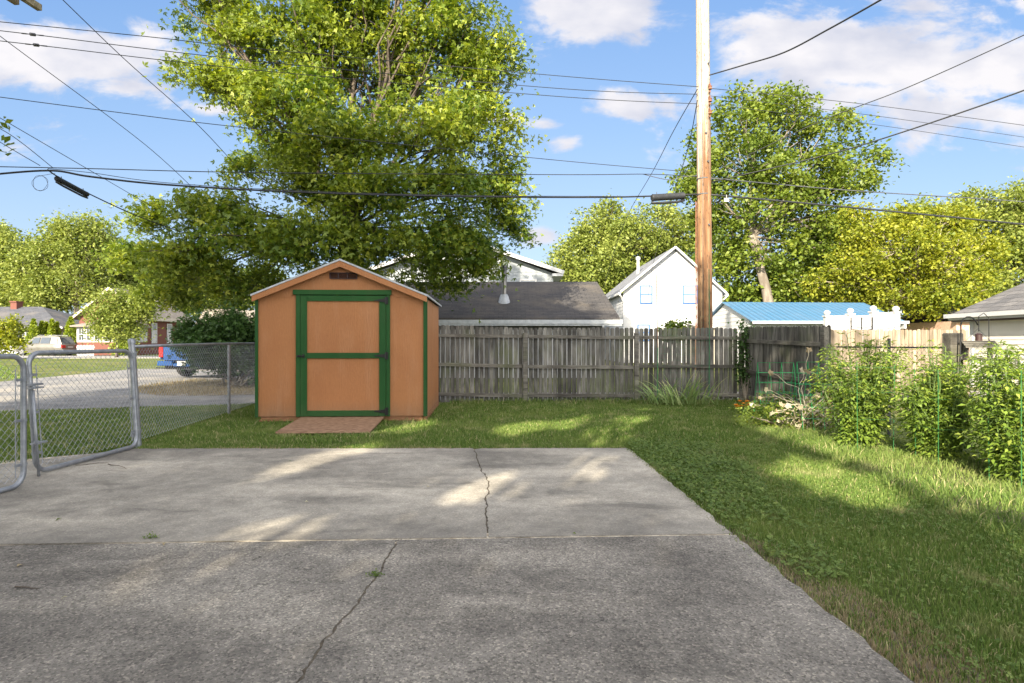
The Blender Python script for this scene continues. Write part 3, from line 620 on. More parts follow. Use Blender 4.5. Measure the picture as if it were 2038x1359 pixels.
# right: chain link along the garden
rf_ = thing('chain_link_fence', 'dark wire chain link fence behind the tomato plants along the right side of the yard', 'fence', (4.70, 8.55, 0))
q0, q1, q2 = (4.78, 8.5), (4.95, 6.55), (5.12, 2.6)
b = MB(); mesh_panel(b, q0, q1, .0, 1.19, rad=.0018); mesh_panel(b, q1, q2, .0, 1.19, rad=.0018); b.build('wire_mesh', M['darkwire'], rf_, world=True)
b = MB(); b.tube([(*q0,1.14),(*q1,1.15)], .012, 6); b.build('top_rail', M['darkwire'], rf_, world=True)
b = MB(); b.tube([(4.86,7.45,0),(4.86,7.45,1.26)], .02, 8); b.build('post', M['darkwire'], rf_, world=True)

# ================================================================== BUILDINGS
def lap_rect(mb, o, ux, wd, z0, z1, out, lap=.2, gable=0, peak=None):
    """lap siding on a wall: o ground corner, ux along, out = outward normal; a gable adds a triangle of height `gable`"""
    o = Vector(o); ux = Vector(ux); out = Vector(out); z = z0
    while z < z1+gable-1e-3:
        zz = min(z+lap, z1+gable)
        def span(q):
            if q <= z1 or gable == 0: return 0, wd
            f = (q-z1)/gable; pk = wd/2 if peak is None else peak
            return pk*f, wd-(wd-pk)*f
        a0, a1 = span(z); b0, b1 = span(zz); up = Vector((0,0,1))
        mb.add([o+ux*a0+up*z+out*.02, o+ux*a1+up*z+out*.02, o+ux*b1+up*zz+out*.004, o+ux*b0+up*zz+out*.004, o+ux*a0+up*z, o+ux*a1+up*z], [(0,1,2,3),(0,4,5,1)], .5)
        z = zz
def win(parent, o, ux, out, wd, ht, frame, gl, fr=.06, bars=(1,0)):
    """window: frame part with a pane sub-part; o = lower left corner on the wall face"""
    o = Vector(o); ux = Vector(ux); out = Vector(out); up = Vector((0,0,1)); b = MB()
    def bar(x0, z0, x1, z1, dep):
        p = o+ux*x0+up*z0; vs = []
        for dd in (.0, dep):
            vs += [p+out*dd, p+ux*(x1-x0)+out*dd, p+ux*(x1-x0)+up*(z1-z0)+out*dd, p+up*(z1-z0)+out*dd]
        b.add(vs, [(0,1,2,3),(7,6,5,4),(0,4,5,1),(1,5,6,2),(2,6,7,3),(3,7,4,0)])
    bar(-fr,-fr,wd+fr,0,.06); bar(-fr,ht,wd+fr,ht+fr,.06); bar(-fr,0,0,ht,.06); bar(wd,0,wd+fr,ht,.06)
    for k in range(bars[0]): z = ht*(k+1)/(bars[0]+1); bar(0,z-.02,wd,z+.02,.045)
    for k in range(bars[1]): x = wd*(k+1)/(bars[1]+1); bar(x-.02,0,x+.02,ht,.047)
    f = b.build('window', frame, parent, world=True)
    g = MB(); g.add([o+out*.035, o+ux*wd+out*.035, o+ux*wd+up*ht+out*.035, o+up*ht+out*.035], [(0,1,2,3)]); q = g.build('pane', gl, None)
    q.data.transform(Matrix.Translation(-ORI[parent.name])); q.parent = f
    return f
def slab(mb, pts, th=.12):               # a sloping roof plane given by its upper corners
    pts = [Vector(p) for p in pts]; n = (pts[1]-pts[0]).cross(pts[2]-pts[0]).normalized()
    if n.z < 0: n = -n
    k = len(pts); vs = pts+[p-Vector((0,0,th)) for p in pts]; fs = [tuple(range(k)), tuple(range(k, 2*k))[::-1]]+[(i, i+k, (i+1)%k+k, (i+1)%k) for i in range(k)]
    mb.add(vs, fs)
X_, Y_, Z_ = Vector((1,0,0)), Vector((0,1,0)), Vector((0,0,1))
# --- low garage behind the back fence
ga = thing('garage', 'low garage with a dark shingle roof and a metal chimney behind the back fence', 'garage', (0, 19, 0))
gx0, gx1, gy0, gy1, ez, rz = -4.3, 3.05, 19.5, 26.5, 1.93, 3.60
b = MB(); b.box(gx0, gy0, -.05, gx1, gy1, ez+.0); b.prism([(0,0),(7.0,0),(3.5,1.55)], (gx1-.1,gy0,ez), (0,1,0), (0,0,1), (-1,0,0), .1); b.prism([(0,0),(7.0,0),(3.5,1.55)], (gx0+.2,gy0,ez), (0,1,0), (0,0,1), (-1,0,0), .1); b.build('wall', M['tape'], ga, world=True)
b = MB(); b.box(-3.6, gy0-.05, 0, -.8, gy0-.01, 1.62); b.build('garage_door', M['white'], ga, world=True); b = MB(); b.box(-.5, gy0-.05, 0, 2.9, gy0-.01, 1.62); b.build('garage_door', M['white'], ga, world=True)
b = MB(); b.box(-.72, gy0-.02, 0, -.66, gy0-.005, ez); b.build('downspout', M['black'], ga, world=True)
b = MB(); slab(b, [(gx0-.3,19.0,2.0),(3.55,19.0,2.0),(3.38,23.0,rz),(gx0-.3,23.0,rz)]); slab(b, [(gx0-.3,27,2.0),(3.38,27,2.0),(3.38,23.0,rz),(gx0-.3,23.0,rz)]); rfg = b.build('roof', M['roofdark'], ga, world=True)
b = MB(); b.box(gx0-.3, 18.86, 1.80, 3.62, 18.98, 1.93); b.box(gx0-.3, 18.90, 1.74, 3.60, 18.985, 1.81); b.build('gutter', M['drip'], ga, world=True)
cx_, cy_, cz_ = -.28, 20.6, 2.64
b = MB(); b.lathe((cx_,cy_,cz_-.1), [(.24,0),(.21,.1),(.15,.3),(.12,.34),(.12,.36)], 16); ch = b.build('chimney_flashing', M['drip'], ga, smooth=2, world=True)
b = MB(); b.lathe((cx_,cy_,cz_+.2), [(.095,0),(.095,.92),(.125,.93),(.125,.97),(.10,.98),(.10,1.0),(.14,1.01),(.14,1.09),(.05,1.12)], 16); b.build('chimney_pipe', M['steel'], ga, smooth=2, world=True)
# --- grey sided two storey house
gh = thing('house', 'grey lap sided two storey house with a small window behind the big maple', 'house', (0, 35, 0))
b = MB(); lap_rect(b, (-8.5,35,0), X_, 11.0, 0, 5.35, -Y_, .2, gable=2.0); lap_rect(b, (2.5,35,0), Y_, 8, 0, 5.35, X_, .2); b.box(-8.5,35.03,0,2.48,43,5.3); b.build('wall', M['sidinggrey'], gh, world=True)
b = MB(); slab(b, [(-3,34.4,7.42),(3.05,34.4,5.42),(3.05,43,5.42),(-3,43,7.42)]); slab(b, [(-3,34.4,7.42),(-9,34.4,5.42),(-9,43,5.42),(-3,43,7.42)]); b.build('roof', M['roofdark'], gh, world=True)
b = MB(); 
for sx in (1, -1): b.beam((-3,34.38,7.36),(-3+sx*6.1,34.38,5.33), .05, .22)
b.box(2.4,34.4,5.12,3.05,43,5.28); b.build('fascia', M['white'], gh, world=True)
win(gh, (.55,34.98,4.45), X_, -Y_, .85, .45, M['white'], M['glasspale'], .1, (0,0)); win(gh, (-6,34.98,3.4), X_, -Y_, .9, 1.2, M['white'], M['glass'], .1)
# --- white gabled house
wh = thing('house', 'white gabled house with blue edged windows left of the utility pole', 'house', (9, 33, 0))
wx0, wx1 = 6.35, 12.0; wp = (wx0+wx1)/2
b = MB(); lap_rect(b, (wx0,33,0), X_, wx1-wx0, 0, 4.05, -Y_, .16, gable=2.42, peak=2.9)
lap_rect(b, (wx0,33,0), Y_, 9, 0, 4.0, -X_, .2); b.box(wx0+.03,33.03,0,wx1,42,3.95); b.build('wall', M['white'], wh, world=True)
b = MB(); pk = wx0+2.9
slab(b, [(pk,32.7,6.62),(wx0-.2,32.7,4.08),(wx0-.2,42,4.08),(pk,42,6.62)]); slab(b, [(pk,32.7,6.62),(wx1+.15,32.7,4.0),(wx1+.15,42,4.0),(pk,42,6.62)]); b.build('roof', M['rooflight'], wh, world=True)
b = MB(); b.beam((pk,32.68,6.57),(wx0-.2,32.68,4.03), .05, .11); b.beam((pk,32.68,6.57),(wx1+.15,32.68,3.95), .05, .11); b.box(wx0-.32,32.7,3.88,wx0-.19,42,4.0); b.box(wx1+.12,32.7,3.8,wx1+.26,34,3.93); b.tube([(wx0-.25,32.7,3.86),(wx0-.1,32.85,3.7),(wx0+.0,32.95,3.5)], .05, 6); b.tube([(wx1+.2,32.7,3.8),(wx1+.05,32.9,3.6)], .05, 6); b.build('gutter', M['white'], wh, world=True)
for x in (1275, 1360):
    q = P(x, 603, 32.97); win(wh, q, X_, -Y_, .62 if x < 1300 else .76, .95, M['bluetrim'], M['glasspale'], .045, (1,0))
win(wh, (7.2,32.97,1.3), X_, -Y_, .6, .85, M['bluetrim'], M['glasspale'], .05)
b = MB(); b.lathe(P(1270,556,36), [(.09,0),(.09,1.15),(.14,1.2),(.14,1.35),(.05,1.42)], 10); b.build('chimney', M['siding'], wh, smooth=2, world=True)
b = MB(); b.box(12.02,33.4,0,13.9,36,1.95); b.prism([(0,1.95),(1.9,1.95),(0,2.9)], (12.02,33.35,0), X_, Z_, Y_, 2.7); b.build('lean_to', M['white'], wh, world=True)
b = MB(); b.box(10.0,30.9,0,11.3,32.4,2.05); b.build('porch_wall', M['cream'], wh, world=True)
b = MB(); slab(b, [(9.9,30.7,2.10),(13.2,30.7,1.9),(13.2,32.95,2.2),(9.9,32.95,2.35)], .1); b.build('porch_roof', M['white'], wh, world=True)
# --- blue roofed building
bl = thing('garage', 'long white garage with a blue metal roof right of the utility pole', 'garage', (11, 26, 0))
b = MB(); b.box(10.9,26.4,0,17.4,32.7,2.15); lap_rect(b, (10.9,32.7,0), -Y_, 6.3, 0, 2.15, -X_, .2, gable=1.0); lap_rect(b, (10.9,26.4,0), X_, 6.5, 0, 2.12, -Y_, .2); b.build('wall', M['siding'], bl, world=True)
b = MB(); slab(b, [(10.75,26.0,2.18),(17.75,26.0,2.12),(17.95,29.5,3.2),(10.72,29.5,3.24)], .05); slab(b, [(10.75,33.0,2.18),(17.75,33.0,2.12),(17.95,29.5,3.2),(10.72,29.5,3.24)], .05); b.build('roof', M['bluemetal'], bl, world=True)
b = MB(); b.box(10.8,25.88,2.02,17.8,25.98,2.14); b.box(17.6,25.9,1.8,17.68,26.3,2.02); b.build('gutter', M['white'], bl, world=True)
# --- grey roofed garage on the right edge
rg = thing('garage', 'pale lap sided garage with grey shingle roof at the right edge of the photo', 'garage', (12.5, 15, 0))
b = MB(); lap_rect(b, (12.45,15.6,-.05), -Y_, 6.6, 0, 1.93, -X_, .12); b.box(12.48,9,-.05,17,15.55,1.9); b.build('wall', M['siding2'], rg, world=True)
b = MB(); b.box(12.40,15.56,0,12.5,15.66,1.9); b.build('corner_board', M['white'], rg, world=True)
b = MB(); slab(b, [(12.2,16.05,1.98),(12.2,8.6,1.98),(15.6,8.6,3.45),(15.6,16.05,3.45)], .06); slab(b, [(19,16.05,1.98),(19,8.6,1.98),(15.6,8.6,3.45),(15.6,16.05,3.45)], .06); b.build('roof', M['roofgrey'], rg, world=True)
b = MB(); b.box(12.02,8.6,1.86,12.17,16.1,1.97); b.box(12.12,8.6,1.80,12.22,16.05,1.86); b.build('gutter', M['white'], rg, world=True)
b = MB(); b.box(12.2,8.6,1.76,12.5,16.05,1.80); b.build('soffit', M['vent'], rg, world=True)
# far pinkish brick house glimpsed left of that garage
pb = thing('house', 'pinkish brick house wall glimpsed left of the right hand garage', 'house', (25, 33, 0))
b = MB(); b.box(24.6,32,0,29,38,2.35); b.build('wall', M['pinkbrick'], pb, world=True)
b = MB(); slab(b, [(24.3,31.7,2.4),(29.3,31.7,2.4),(29,35,3.4),(26,35,3.4)]); slab(b, [(24.3,38.3,2.4),(29.3,38.3,2.4),(29,35,3.4),(26,35,3.4)]); b.build('roof', M['roofgrey'], pb, world=True)
# --- red brick house across the street
br = thing('house', 'red brick house with white windows and a tan roof behind the young bright tree', 'house', (-38, 55, 0))
bx0, bx1, by0, by1, be = -41.2, -34.9, 55, 62.3, 3.45
b = MB(); b.box(bx0,by0,0,bx1,by1,be); b.prism([(0,be),(6.3,be),(3.15,be+2.75)], (bx0,by0,0), X_, Z_, Y_, .3); b.build('wall', M['brick'], br, world=True)
b = MB(); slab(b, [(-38.05,54.6,6.35),(bx1+.4,54.6,3.42),(bx1+.4,62.6,3.42),(-38.05,62.6,6.35)]); slab(b, [(-38.05,54.6,6.35),(bx0-.4,54.6,3.42),(bx0-.4,62.6,3.42),(-38.05,62.6,6.35)]); b.build('roof', M['rooftan'], br, world=True)
b = MB(); b.beam((-38.05,54.57,6.3),(bx1+.45,54.57,3.36), .06, .2); b.beam((-38.05,54.57,6.3),(bx0-.45,54.57,3.36), .06, .2); b.box(bx1+.35,54.6,3.22,bx1+.5,62.6,3.42); b.build('fascia', M['cream'], br, world=True)
b = MB(); b.tube([(bx1+.42,54.8,3.3),(bx1+.1,54.95,3.0),(bx1+.08,54.95,0)], .06, 6); b.build('downspout', M['white'], br, world=True)
for yq in (56.0, 58.5, 60.3): win(br, (bx1+.01,yq,1.15), Y_, X_, .62, 1.75, M['white'], M['glasspale'], .12)
b = MB(); b.box(-38.45,51,0,-34.7,54.99,1.15); b.build('porch_base', M['brick'], br, world=True)
b = MB(); b.box(-38.45,51.04,1.16,-34.7,54.99,2.55); b.build('porch_wall', M['white'], br, world=True)
b = MB(); slab(b, [(-38.75,50.6,2.62),(-34.4,50.6,2.62),(-35.4,54.99,3.5),(-37.6,54.99,3.5)]); slab(b, [(-34.4,50.6,2.62),(-34.4,55,2.62),(-35.4,54.99,3.5)]); b.build('porch_roof', M['rooftan'], br, world=True)
for k in range(5): win(br, (-38.2+k*.7,51.03,1.35), X_, -Y_, .42, 1.0, M['white'], M['glass'], .08, (1,1))
b = MB(); b.box(-34.9,56.2,3.1,-34.3,58,3.3) if False else b.box(-33.9,51.6,0,-33.2,51.9,.9); b.build('step_wall', M['brick'], br, world=True)
# --- lower tan roofed wing and garage farther right
wg = thing('house', 'pale house with a tan hip roof behind the dark bush', 'house', (-30, 62, 0))
b = MB(); b.box(-35.5,66,0,-24,74,2.9); b.build('wall', M['white'], wg, world=True)
b = MB(); slab(b, [(-36,65.5,2.95),(-23.5,65.5,2.95),(-23.5,70,5.0),(-34,70,5.0)]); slab(b, [(-36,74.5,2.95),(-23.5,74.5,2.95),(-23.5,70,5.0),(-34,70,5.0)]); slab(b, [(-36,65.5,2.95),(-34,70,5.0),(-36,74.5,2.95)]); b.build('roof', M['rooftan'], wg, world=True)
b = MB(); b.box(-29.9,68,4.2,-29.1,68.8,5.7); b.box(-30,67.9,5.7,-29,68.9,5.9); b.build('chimney', M['cream'], wg, world=True)
wg2 = thing('garage', 'small tan roofed garage right beside the red brick house', 'garage', (-36, 66, 0))
b = MB(); b.box(-41,75,0,-36,82,2.6); b.build('wall', M['white'], wg2, world=True)
b = MB(); slab(b, [(-41.5,74.6,2.6),(-35.4,74.6,2.6),(-37,78,5.6),(-41.5,78,5.6)]); b.build('roof', M['rooftan'], wg2, world=True)
# --- grey roofed white house at far left
lh = thing('house', 'white house with a slate grey roof and brick chimney at the far left', 'house', (-50, 58, 0))
b = MB(); lap_rect(b, (-62,58,0), X_, 16.6, 0, 2.65, -Y_, .2); b.box(-62,58.03,0,-45.5,67,2.6); lap_rect(b, (-45.4,58,0), Y_, 9, 0, 2.65, X_, .2); b.build('wall', M['siding'], lh, world=True)
b = MB(); slab(b, [(-63,57.4,2.65),(-44.7,57.4,2.65),(-50.4,62,4.95),(-63,62,4.95)]); slab(b, [(-63,67,2.65),(-44.7,67,2.65),(-50.4,62,4.95),(-63,62,4.95)]); slab(b, [(-44.7,57.4,2.65),(-44.7,67,2.65),(-50.4,62,4.95)]); b.build('roof', M['roofslate'], lh, world=True)
b = MB(); b.box(-53.3,61.4,4.3,-52.65,62.2,5.4); b.box(-53.36,61.3,5.4,-52.6,62.3,5.52); b.build('chimney', M['brick'], lh, world=True)
b = MB(); b.box(-63,57.3,2.5,-44.6,57.42,2.68); b.build('gutter', M['white'], lh, world=True)
for x in (-49.7, -48.7): win(lh, (x,57.97,1.1), X_, -Y_, .8, 1.25, M['white'], M['glass'], .12)
win(lh, (-46.6,57.97,1.5), X_, -Y_, .8, .8, M['white'], M['glass'], .1); win(lh, (-53.2,57.97,1.1), X_, -Y_, .9, 1.25, M['white'], M['glass'], .12)
lb = thing('garage', 'pale blue roofed building between the slate roofed house and the brick house', 'garage', (-62, 80, 0))
b = MB(); b.box(-66,80,0,-58,86,3.6); b.build('wall', M['siding'], lb, world=True)
b = MB(); slab(b, [(-66.5,79.5,3.65),(-57,79.5,3.65),(-57,83,4.9),(-66.5,83,4.9)]); b.build('roof', M['bluemetal'], lb, world=True)

#@@OBJ
# ================================================================== TREES
def leaf_quads(C, L, up=.6, aspect=.62, fold=.12, droop=.3):
    """C (n,3) leaf bases, L (n,) lengths -> (n,4,3) folded leaf-shaped faces"""
    n = len(C); a = np.random.normal(size=(n,3)); a[:,2] = a[:,2]*.6-droop; a /= np.linalg.norm(a, axis=1)[:,None]
    q = np.random.normal(size=(n,3)); q[:,2] += up*2; b = np.cross(a, q); b /= np.linalg.norm(b, axis=1)[:,None]
    nr = np.cross(b, a); Lc = L[:,None]
    v0 = C; v2 = C+a*Lc; v1 = C+a*Lc*.45+b*Lc*aspect*.5+nr*Lc*fold; v3 = C+a*Lc*.45-b*Lc*aspect*.5+nr*Lc*fold
    return np.stack([v0, v1, v2, v3], 1)
def lobed(C, L, up=.6):
    """five-pointed leaf built from three narrow blades sharing a base: (3n,4,3)"""
    n = len(C); a = np.random.normal(size=(n,3)); a[:,2] = a[:,2]*.6-.35; a /= np.linalg.norm(a, axis=1)[:,None]
    q = np.random.normal(size=(n,3)); q[:,2] += up*2; b = np.cross(a, q); b /= np.linalg.norm(b, axis=1)[:,None]; nr = np.cross(b, a)
    out = []
    for ang, s in ((0, 1), (.95, .78), (-.95, .78)):
        d = a*math.cos(ang)+b*math.sin(ang); e = b*math.cos(ang)-a*math.sin(ang); Lc = (L*s)[:,None]
        out.append(np.stack([C, C+d*Lc*.5+e*Lc*.22+nr*Lc*.06, C+d*Lc-nr*Lc*.1, C+d*Lc*.5-e*Lc*.22+nr*Lc*.06], 1))
    return np.concatenate(out)
def curve(a, b, n, wob, rr, sag=0):
    a = Vector(a); b = Vector(b); L = (b-a).length; pts = []
    off = Vector((0,0,0)); 
    for i in range(n+1):
        t = i/n; k = math.sin(math.pi*t)
        if 0 < i < n: off = off*.6+Vector((rr.uniform(-1,1), rr.uniform(-1,1), rr.uniform(-.6,.6)))*wob*L/n
        pts.append(a.lerp(b, t)+off*k+Vector((0,0,sag*L*k)))
    return pts
def tree(name, label, cat, base, fork, blobs, lmat, bmat, nclump, nleaf, L, sig, tr=.3, seed=1, group=None, lob=False, shell=.55, limbs=None, sub=2, flat=.7, keep=None, cut=False, show=False):
    """base: ground point; fork: height where limbs leave; blobs: [(centre, (rx,ry,rz))] in metres"""
    rr = random.Random(seed); rg_ = np.random.RandomState(seed); np.random.seed(seed)
    base = Vector(base); t = thing(name, label, cat, base, 0, group)
    tb = MB(); fk = Vector(fork)
    trunk = curve(base-Vector((0,0,.1)), fk, 6, .10, rr); n = len(trunk)
    tb.tube(trunk, [tr*(1.25-.55*i/(n-1)) if i else tr*1.5 for i in range(n)], 10)
    vols = [(b[1][0]*b[1][1]*b[1][2])**.62 for b in blobs]; tv = sum(vols); Cs = []
    for bi, (c, rad) in enumerate(blobs):
        c = Vector(c); lim = curve(fk, c, 7, .22, rr, .02); rl = max(.03, tr*.34*min(1, (vols[bi]/max(vols))**.5))
        tb.tube(lim, [rl*(1-.62*i/7) for i in range(8)], 7)
        k = max(3, int(nclump*vols[bi]/tv)); cl = []
        for j in range(k):
            d = rg_.normal(size=3); d /= np.linalg.norm(d); r_ = rg_.uniform(shell, 1.0) if rg_.uniform() < .8 else rg_.uniform(.2, 1)
            p = np.array(c)+d*np.array(rad)*r_
            if p[2] < .5: continue
            if keep and not keep(p): continue
            cl.append(p)
        Cs += cl
        for p in cl[::max(1, sub)]:
            st = lim[rr.randint(3, 7)]; br_ = curve(st, p, 5, .3, rr); tb.tube(br_, [rl*.34*(1-.75*i/5)+.006 for i in range(6)], 4, cap=False)
    tb.build('trunk', bmat, t, smooth=True, world=True)
    Cs = np.array(Cs); K = len(Cs); sz = rg_.uniform(.6, 1.35, K)
    cnt = np.maximum(4, (nleaf/K*sz**1.7*rg_.uniform(.5, 1.5, K))).astype(int)
    idx = np.repeat(np.arange(K), cnt); n = len(idx)
    off = rg_.normal(size=(n,3))*np.array([1,1,flat])*sig*sz[idx][:,None]; off[:,2] -= .12*(off[:,0]**2+off[:,1]**2)/max(sig, .01)
    C = Cs[idx]+off; Ls = L*rg_.uniform(.6, 1.3, n)
    V = lobed(C, Ls*.9) if lob else leaf_quads(C, Ls)
    hue = np.clip(rg_.normal(.42, .22, n)+(rg_.uniform(-.22,.22,K))[idx], 0, 1)
    if lob: hue = np.tile(hue, 3)
    if show:                                     # the lower trunk stands clear of its own foliage on this side
        c3 = V.mean(1); a3 = np.array(base); b3 = np.array(fk); tt = np.clip((c3[:,2]-a3[2])/(b3[2]-a3[2]), 0, 1); tx = a3[0]+(b3[0]-a3[0])*tt; ty = a3[1]+(b3[1]-a3[1])*tt
        kk = ~((np.abs(c3[:,0]-tx-.1) < .16+.26*np.sin(c3[:,2]*2.6)) & (c3[:,1] < ty+.3) & (c3[:,2] < b3[2]+.6)); V = V[kk]; hue = hue[kk]
    if cut: kk = holes(V, 0); V = V[kk]; hue = hue[kk]
    np_mesh('crown', V, 4, lmat, t, hue, off=base); return t
def PB(Y, lst, dr=1.0):                  # crown lobes: (px, py, rx, ry[, dy]) seen at distance Y
    out = []
    for q in lst:
        px, py, rx, ry = q[:4]; dy = q[4] if len(q) > 4 else 0; yy_ = Y+dy
        out.append((P(px, py, yy_), (rx*yy_/F, (rx+ry)*.5*yy_/F*dr, ry*yy_/F)))
    return out
# --- the big maple behind the shed
Ym = 17.5
tree('maple_tree', 'huge leafy maple rising high behind the orange shed', 'tree',
     (-4.3, Ym, 0), (-5.0, Ym, 4.6), PB(Ym, [
     (470,60,105,75,.5),(430,160,75,50,-1),(590,60,115,90,-.5),(560,190,130,75,-1.5),(700,20,120,90,.5),(760,150,130,95,1),(880,60,115,100,0),(960,130,75,85,.5),(950,230,80,70,-.5),
     (850,250,110,80,-1.5),(680,270,120,75,-2),(570,290,70,50,-.5),(480,330,60,32,-1),(620,370,90,60,-1.8),(740,360,110,70,-2.5),(880,370,110,65,-1.5),(985,350,70,55,0),(1020,410,55,50,.5),
     (420,420,100,50,-1.5),(300,430,65,38,-1),(520,470,120,65,-2),(370,510,110,55,-1),(260,500,40,40,0),(640,480,110,60,-2.4),(770,470,110,65,-2),(890,480,95,70,-1),(960,500,45,55,0),
     (480,560,90,45,-.5),(330,575,80,45,0),(620,-90,180,90,0),(820,-90,170,90,0),(400,-60,100,70,0),(700,560,150,55,.5),(1035,460,25,30,.5),(870,540,70,40,.5)]),
     M['lf_maple'], M['bark'], 1400, 112000, .138, .24, .32, 11, lob=True, shell=.3, sub=5)
# --- oak-like tree right of the pole
tree('oak_tree', 'tall rounded green tree with a slanting pale trunk just right of the utility pole', 'tree',
     tuple(P(1550,680,36)), tuple(P(1496,470,37)), PB(39, [
     (1570,225,95,50),(1480,240,70,55,-1),(1640,265,75,45,1),(1710,330,60,42),(1660,350,80,45,-1),(1420,290,55,45),(1375,340,35,28),(1400,370,60,38,-1),(1500,320,100,55,-2),(1590,350,90,60,-1),
     (1500,420,110,50,-1.5),(1620,430,90,45,0),(1430,470,60,60),(1530,500,100,55,-1.5),(1640,500,90,55,0),(1450,560,60,55,0),(1570,575,100,40,-1),(1680,440,45,40,1)]),
     M['lf_green'], M['barkgrey'], 430, 46000, .27, .40, .30, 21, sub=2, shell=.6, show=True)
tree('broadleaf_tree', 'light green rounded tree between the white house and the maple', 'tree',
     (7.6, 52, 0), (7.8, 52, 6), PB(52, [(1150,520,60,50),(1200,440,60,42,1),(1240,500,90,60,-1),(1300,460,70,55),(1340,520,70,60,1),(1380,450,50,40),(1270,560,120,45),(1130,575,40,45,1),(1200,560,80,50,-1),(1165,470,30,35)]),
     M['lf_pale'], M['bark'], 420, 52000, .29, .55, .4, 31, group='trees behind the back neighbours')
tree('broadleaf_tree', 'yellow green spreading tree with forked pale trunks right of the blue roof', 'tree',
     (25.3, 34, 0), (25.0, 34, 3.0), PB(34, [(1730,470,60,35),(1790,500,75,50,-1),(1700,540,70,45),(1840,450,70,40),(1880,520,60,50,-1),(1790,580,80,40),(1720,600,55,35,1),(1870,590,60,35,-1),(1930,500,50,45,1),(1650,600,40,30,1),(1930,580,40,40),(1700,430,28,18),(1810,425,35,16),(1900,430,35,20),(1965,530,25,30),(1640,560,30,25)]),
     M['lf_yellow'], M['barkpale'], 380, 40000, .20, .36, .26, 41, group='trees behind the back neighbours', sub=1)
tree('broadleaf_tree', 'darker green tree rising behind the yellow green one at the right edge', 'tree',
     (40, 48, 0), (40, 48, 5), PB(48, [(1850,440,60,40),(1940,430,70,50),(2010,410,70,40),(2040,480,60,60),(1970,510,80,50),(1870,530,70,60),(2060,430,50,60),(2000,570,90,50),(1900,600,70,40),(2090,520,60,80),(1780,440,50,30)]),
     M['lf_pale'], M['bark'], 400, 50000, .28, .55, .4, 51, group='trees behind the back neighbours')
tree('broadleaf_tree', 'dense mid green tree filling the gap between the oak and the yellow tree', 'tree',
     (26, 50, 0), (26, 50, 5), PB(52, [(1600,560,80,60),(1680,560,80,70),(1640,480,70,50),(1740,560,70,60),(1520,600,90,40),(1720,470,50,40),(1440,600,60,40),(1820,600,60,50)]),
     M['lf_green'], M['bark'], 300, 34000, .32, .6, .4, 61, group='trees behind the back neighbours')
# --- trees across the street at left
for i, (lab, px, Y, lst, mt, bm, s) in enumerate([
    ('wide green tree beyond the far left house, outside the left edge', -160, 76, [(-150,500,80,60),(-220,560,80,60),(-100,580,60,50),(-280,520,70,70),(-330,600,70,50)], 'lf_pale', 'bark', 75),
    ('tall pale green tree at the far left edge of the photo', 20, 75, [(10,500,60,45),(40,560,60,50),(-40,540,60,70),(30,610,60,30),(-30,470,50,40)], 'lf_pale', 'bark', 71),
    ('bright tree with white forked trunk between the two houses across the street', 145, 70, [(130,470,50,35),(100,520,50,45),(170,500,50,45),(150,560,70,45),(90,580,50,35),(185,455,35,25),(60,540,30,40)], 'lf_pale', 'barkpale', 72),
    ('green tree directly behind the red brick house', 250, 78, [(230,520,50,40),(280,560,60,50),(220,580,50,40),(320,600,60,40),(330,540,50,50),(205,500,35,35)], 'lf_pale', 'barkpale', 73),
    ('dark green tree between the red brick house and the tan hip roof', 400, 82, [(360,560,60,50),(420,590,70,40),(480,570,60,50),(400,540,50,50),(540,580,60,50),(340,610,50,25)], 'lf_green', 'barkpale', 74)]):
    q = P(px, HY, Y); tree('broadleaf_tree', lab, 'tree', (q.x, Y, 0), (q.x+.5, Y, 5.5), PB(Y, lst), M[mt], M[bm], 300, 30000, .36, .75, .42, s, group='trees across the street')
tree('young_tree', 'small bright yellow green tree in front of the red brick house', 'tree', (-30.8, 45, 0), (-30.7, 45, 2.2),
     PB(45, [(240,590,40,28),(215,620,40,25),(262,625,38,28),(240,650,50,25),(285,600,25,20),(205,655,28,15)]), M['lf_pale'], M['bark'], 190, 15000, .2, .34, .1, 81)
tree('young_tree', 'small yellow leaved tree in front of the far left house', 'tree', (-37.5, 41, 0), (-37.4, 41, 1.2),
     PB(41, [(15,655,30,18),(5,680,35,16),(25,640,14,10),(-25,665,30,25),(30,675,14,12)]), M['lf_yellow'], M['bark'], 90, 5500, .2, .28, .08, 82)
def thuja(x, Y, h, wd, label, seed):
    t = thing('arborvitae', label, 'shrub', (x, Y, 0), 0, 'cone shaped evergreens between the two houses'); rg_ = np.random.RandomState(seed); np.random.seed(seed)
    n = 2600; z = rg_.uniform(0.02, 1, n)**1.15; an = rg_.uniform(0, 2*math.pi, n); r = wd/2*(1-z**1.5)*rg_.uniform(.78, 1.08, n)*np.minimum(1, .75+z*2)*(1+.12*np.sin(an*3+z*9))
    C = np.stack([r*np.cos(an), r*np.sin(an), z*h], 1); V = leaf_quads(C, rg_.uniform(.12, .26, n), up=.2, droop=-.9)
    np_mesh('foliage', V, 4, M['lf_thuja'], t); b = MB(); b.tube([(0,0,-.1),(0,0,h*.92)], [.09,.01], 6); b.build('stem', M['bark'], t)
for i, (px, py, wpx, Y, lab) in enumerate([(67,637,30,53,'tallest left cone evergreen in the row behind the silver car'),(83,641,17,53.6,'second cone evergreen from the left behind the silver car'),(92,643,16,54.2,'slim third cone evergreen behind the silver car'),(103,638,22,53.4,'middle pointed cone evergreen behind the silver car roof'),(113,643,20,54.0,'last short cone evergreen before the wide one'),(141,633,36,52.5,'wide tall cone evergreen left of the white picket fence')]):
    q = P(px, py, Y); thuja(q.x, Y, q.z, wpx*Y/F, lab, 90+i)
